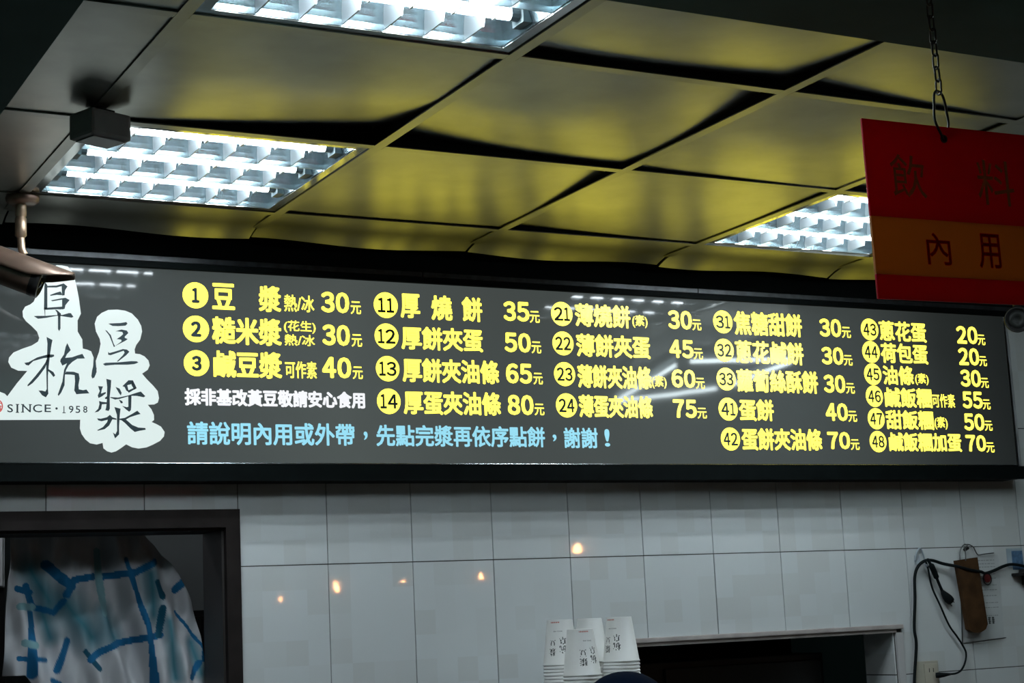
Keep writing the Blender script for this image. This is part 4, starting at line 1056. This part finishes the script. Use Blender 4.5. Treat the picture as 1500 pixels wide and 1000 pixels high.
ol = thing('wall_socket', 'ivory wall socket plate with a black plug below the cables', 'socket', (2.792, WY - 0.0005, 1.385))
bx('plate', M_ivory, -0.046, 0.046, -0.007, -0.0005, -0.052, 0.048, ol, 0.002)
bx('insert', mat('ivory_insert', (0.50, 0.47, 0.38), 0.35), -0.012, 0.040, -0.010, -0.0072, -0.045, 0.040, ol, 0.001)
bm = bmesh.new()
for z in (-0.030, 0.020):
    for x in (0.006, 0.022):
        box(bm, x - 0.0012, x + 0.0012, -0.0104, -0.0101, z - 0.006, z + 0.006)
obj('slots', bm, M_camd, ol)

# poster in a wire hanger
T = Matrix.Rotation(math.radians(0), 4, 'Y')
po = thing('wire_poster_hanger', 'grey wire hanger on a nail holding a faint printed sheet', 'poster', (0, WY - 0.0035, 0))
bm = bmesh.new()
vs = [bm.verts.new((x, y_, z)) for y_ in (0.0, -0.0008) for x, z in ((2.945, 1.482), (3.121, 1.490), (3.127, 1.750), (2.960, 1.744))]
bm.faces.new(vs[4:8]); bm.faces.new(vs[3::-1])
for a in range(4):
    b = (a + 1) % 4
    bm.faces.new((vs[a], vs[b], vs[4 + b], vs[4 + a]))
obj('sheet', bm, M_poster, po)
bm = bmesh.new()
for zz in (1.733, 1.722, 1.712, 1.690, 1.676, 1.655, 1.640, 1.622, 1.600, 1.585, 1.560):
    x = 3.030
    while x < 3.105:
        w = random.uniform(0.003, 0.012)
        box(bm, x, min(x + w, 3.108), -0.0012, -0.0009, zz - 0.0012, zz + 0.0012)
        x += w + random.uniform(0.002, 0.004)
obj('small_print', bm, mat('grey_print', (0.26, 0.28, 0.28), 0.7), po)
bm = bmesh.new()
for k in range(4):      # four heavy characters, too blurred to read: only their dark strokes
    xx = 3.028 + k * 0.0155
    for r in range(4):
        box(bm, xx + random.uniform(0, 0.002), xx + 0.0125 - random.uniform(0, 0.003), -0.0012, -0.0009, 1.535 + r * 0.0055, 1.5385 + r * 0.0055)
    box(bm, xx + 0.004, xx + 0.008, -0.00125, -0.00095, 1.534, 1.556)
obj('bold_print', bm, M_cupink, po)
bm = bmesh.new()
tube(bm, spline([(2.9615, -0.006, 1.745), (2.964, -0.006, 1.762), (2.976, -0.006, 1.779), (2.989, -0.006, 1.785)], 5), 0.0018, 8)
tube(bm, spline([(2.989, -0.006, 1.783), (3.005, -0.006, 1.783), (3.020, -0.006, 1.776), (3.027, -0.006, 1.765), (3.034, -0.006, 1.753), (3.042, -0.006, 1.750), (3.060, -0.006, 1.752), (3.104, -0.006, 1.755)], 5), 0.0018, 8)
tube(bm, [(2.9615, -0.006, 1.745), (2.950, -0.006, 1.60), (2.941, -0.006, 1.478), (3.030, -0.006, 1.483), (3.122, -0.006, 1.489)], 0.0016, 8)
obj('hanger_wire', bm, M_wire, po, smooth=True)
bm = bmesh.new(); cyl(bm, (2.992, 0.003, 1.768), (2.992, -0.014, 1.772), 0.006, 0.004, seg=12); obj('nail', bm, M_camd, po)

# wooden paddle hanging in front of the sheet
wp = thing('wooden_paddle', 'narrow brown wooden board hanging in front of the printed sheet', 'board', (0, WY - 0.030, 0))
bm = bmesh.new()
out = [(2.922, 1.734), (3.008, 1.742), (3.016, 1.64), (3.026, 1.535)]
for k in range(1, 8):
    a = k / 8
    out.append((3.026 - 0.078 * a, 1.532 - 0.018 * math.sin(PI * a) ** 0.5 - 0.008 * a))
out += [(2.946, 1.522), (2.934, 1.63)]
A = [bm.verts.new((p[0], -0.008, p[1])) for p in out]
B = [bm.verts.new((p[0], 0.008, p[1])) for p in out]
bm.faces.new(A); bm.faces.new(B[::-1])
for i in range(len(out)):
    j = (i + 1) % len(out)
    bm.faces.new((A[i], A[j], B[j], B[i]))
obj('blade', bm, M_wood, wp)
bm = bmesh.new(); tube(bm, spline([(2.956, -0.0095, 1.732), (2.958, -0.010, 1.748), (2.968, 0.0, 1.772), (2.990, 0.012, 1.780)], 6), 0.0016, 8)
obj('string', bm, M_wire, wp, smooth=True)

tg = thing('red_tag', 'small dark red ring tag hanging on the black cable', 'tag', (3.058, yc - 0.001, 1.690))
bm = bmesh.new(); cyl(bm, (0, -0.004, -0.014), (0, 0.0, -0.014), 0.013, seg=24); obj('disc', bm, M_tag, tg)
bm = bmesh.new(); tube(bm, [(0.017 * math.cos(a), -0.002, -0.016 + 0.018 * math.sin(a)) for a in [2 * PI * i / 24 for i in range(24)]], 0.0018, 6, closed=True); obj('ring', bm, M_cable, tg, smooth=True)
st = thing('blue_sticker', 'faded blue sticker on the tile at the right edge', 'sticker', (3.205, WY - 0.0008, 1.740))
bx('paper', mat('sticker_paper', (0.36, 0.44, 0.50), 0.4, noise=(20, 0.2)), -0.040, 0.030, -0.0006, 0, -0.032, 0.028, st)
bx('print', M_blue, -0.018, 0.028, -0.0012, -0.0007, -0.040, 0.020, st)
bk = thing('black_bracket_shelf', 'small black ledge on the wall at the right edge below the blue sticker', 'shelf', (3.24, WY - 0.0005, 1.686))
bx('ledge', M_camd, -0.062, 0.12, -0.05, 0.0, -0.006, 0.003, bk, 0.002)
bm = bmesh.new(); lathe(bm, [(0.022, 0.0), (0.020, 0.008), (0.010, 0.012), (0.001, 0.012)], 20, Matrix.Translation((-0.025, -0.026, 0.0031))); obj('knob', bm, M_camd, bk, smooth=True)
bx('bracket', M_camd, -0.02, -0.012, -0.04, -0.001, -0.035, -0.0062, bk)

# ------------------------------------------------------------------ person whose cap shows at the bottom edge
def person():
    t = thing('person', 'person in a dark navy cap, only the crown visible at the bottom edge', 'person', (0.893, -1.0, 0), (0, 0, math.radians(-20)))
    Vt = [(0, 0, 0.80), (0, 0, 0.93), (0, 0.0, 1.08), (0, 0.01, 1.19), (0, 0.0, 1.27), (0, -0.01, 1.32),       # 0-5 pelvis..neck
          (0.14, 0.0, 1.20), (0.17, 0.0, 1.05), (0.18, 0.03, 0.93), (0.16, 0.13, 0.80), (0.155, 0.18, 0.76),     # 6-10 right arm
          (-0.14, 0.0, 1.20), (-0.17, 0.0, 1.05), (-0.18, 0.03, 0.93), (-0.16, 0.13, 0.80), (-0.155, 0.18, 0.76),
          (0.085, 0, 0.72), (0.09, 0.01, 0.42), (0.09, -0.01, 0.09), (0.09, 0.10, 0.035),
          (-0.085, 0, 0.72), (-0.09, 0.01, 0.42), (-0.09, -0.01, 0.09), (-0.09, 0.10, 0.035)]
    E_ = [(0, 1), (1, 2), (2, 3), (3, 4), (4, 5), (3, 6), (6, 7), (7, 8), (8, 9), (9, 10), (3, 11), (11, 12), (12, 13), (13, 14), (14, 15),
          (0, 16), (16, 17), (17, 18), (18, 19), (0, 20), (20, 21), (21, 22), (22, 23)]
    rad = [0.13, 0.12, 0.125, 0.11, 0.05, 0.047] + [0.055, 0.045, 0.038, 0.026, 0.03] * 2 + [0.085, 0.055, 0.038, 0.035] * 2
    me = bpy.data.meshes.new('body')
    me.from_pydata(Vt, E_, [])
    o = bpy.data.objects.new('body', me); C.objects.link(o); o.parent = t
    me.materials.append(mat('dark_clothes', (0.04, 0.045, 0.055), 0.8, noise=(10, 0.2)))
    sk = o.modifiers.new('skin', 'SKIN')
    for i, r in enumerate(rad):
        me.skin_vertices[0].data[i].radius = (r, r * (0.75 if i < 4 else 1))
    me.skin_vertices[0].data[0].use_root = True
    ss = o.modifiers.new('s', 'SUBSURF'); ss.levels = 2; ss.render_levels = 2
    M_skin = mat('skin', (0.45, 0.28, 0.20), 0.55)
    for sx in (-1, 1):      # hands with fingers
        bm = bmesh.new()
        w = Vector((sx * 0.155, 0.18, 0.76))
        tube(bm, [w, w + Vector((0, 0.03, -0.02)), w + Vector((0, 0.06, -0.035)), w + Vector((0, 0.085, -0.045))], [0.024, 0.032, 0.034, 0.028], 12)
        for f in range(4):
            b = w + Vector(((f - 1.5) * 0.016, 0.080, -0.043)); L = (0.055, 0.065, 0.06, 0.045)[f]
            tube(bm, [b, b + Vector((0, L * 0.5, -0.012)), b + Vector((0, L * 0.8, -0.03))], [0.0085, 0.008, 0.0065], 8)
        b = w + Vector((-sx * 0.024, 0.03, -0.02))
        tube(bm, [b, b + Vector((-sx * 0.02, 0.025, -0.008)), b + Vector((-sx * 0.026, 0.05, -0.012))], [0.011, 0.010, 0.008], 8)
        obj('hand', bm, M_skin, t, smooth=True)
    # head
    bm = bmesh.new()
    bmesh.ops.create_uvsphere(bm, u_segments=32, v_segments=24, radius=1)
    for v in bm.verts:
        x, y, z = v.co
        jaw = 1 - 0.28 * max(0, -z) ** 1.3
        yy = y * 0.093
        if y > 0:
            nose = math.exp(-((x / 0.16) ** 2) - (((z + 0.12) / 0.20) ** 2)) * 0.020
            eye = math.exp(-(((abs(x) - 0.36) / 0.14) ** 2) - (((z - 0.08) / 0.10) ** 2)) * -0.007
            mouth = math.exp(-((x / 0.26) ** 2) - (((z + 0.50) / 0.06) ** 2)) * 0.004
            yy += nose + eye + mouth
        v.co = (x * 0.074 * jaw, yy * (1 - 0.10 * max(0, -z)), 1.395 + z * 0.108)
    hd = obj('head', bm, M_skin, t, smooth=True)
    for sx in (-1, 1):
        bm = bmesh.new(); bmesh.ops.create_uvsphere(bm, u_segments=16, v_segments=10, radius=1)
        for v in bm.verts: v.co = (sx * 0.073 + v.co.x * 0.009, v.co.y * 0.017 - 0.005, 1.390 + v.co.z * 0.030)
        obj('ear', bm, M_skin, t, smooth=True)
        bm = bmesh.new(); bmesh.ops.create_uvsphere(bm, u_segments=12, v_segments=8, radius=0.009)
        for v in bm.verts: v.co += Vector((sx * 0.027, 0.080, 1.404))
        obj('eye', bm, M_camd, t, smooth=True)
    bm = bmesh.new()
    tube(bm, [(-0.022, 0.084, 1.342), (0, 0.090, 1.341), (0.022, 0.084, 1.342)], 0.004, 8)
    obj('lips', bm, mat('lips', (0.40, 0.16, 0.14), 0.5), t, smooth=True)
    bm = bmesh.new()       # hair below the cap
    bmesh.ops.create_uvsphere(bm, u_segments=28, v_segments=18, radius=1)
    for v in bm.verts: v.co = (v.co.x * 0.079, v.co.y * 0.090 - 0.012, 1.40 + v.co.z * 0.095)
    bmesh.ops.delete(bm, geom=[v for v in bm.verts if v.co.y > 0.02 and v.co.z < 1.43], context='VERTS')
    obj('hair', bm, mat('black_hair', (0.012, 0.011, 0.010), 0.6), t, smooth=True)
    M_cap = mat('navy_cap', (0.001, 0.005, 0.016), 0.9, spec=0.03, noise=(40, 0.2))
    bm = bmesh.new()
    bmesh.ops.create_uvsphere(bm, u_segments=40, v_segments=24, radius=1)
    bmesh.ops.delete(bm, geom=[v for v in bm.verts if v.co.z < -0.02], context='VERTS')
    for v in bm.verts:
        a = math.atan2(v.co.y, v.co.x)
        seam = 1 + 0.006 * abs(math.sin(3 * a)) * (1 - v.co.z)
        v.co = (v.co.x * 0.090 * seam, v.co.y * 0.104 * seam - 0.004, 1.420 + v.co.z * 0.086)
    cap = obj('cap', bm, M_cap, t, smooth=True)
    bm = bmesh.new()
    n = 16; rowA, rowB = [], []
    for k in range(n + 1):
        a = PI * (0.12 + 0.76 * k / n)
        rowA.append(bm.verts.new((0.088 * math.cos(a), 0.100 * math.sin(a) - 0.004, 1.424)))
        rowB.append(bm.verts.new((0.094 * math.cos(a), 0.100 * math.sin(a) + 0.065 * math.sin(a), 1.412 - 0.012 * abs(math.cos(a)))))
    for k in range(n):
        bm.faces.new((rowA[k], rowA[k + 1], rowB[k + 1], rowB[k]))
    vz = obj('visor', bm, M_cap, cap, smooth=True)
    mm = vz.modifiers.new('t', 'SOLIDIFY'); mm.thickness = 0.003
person()
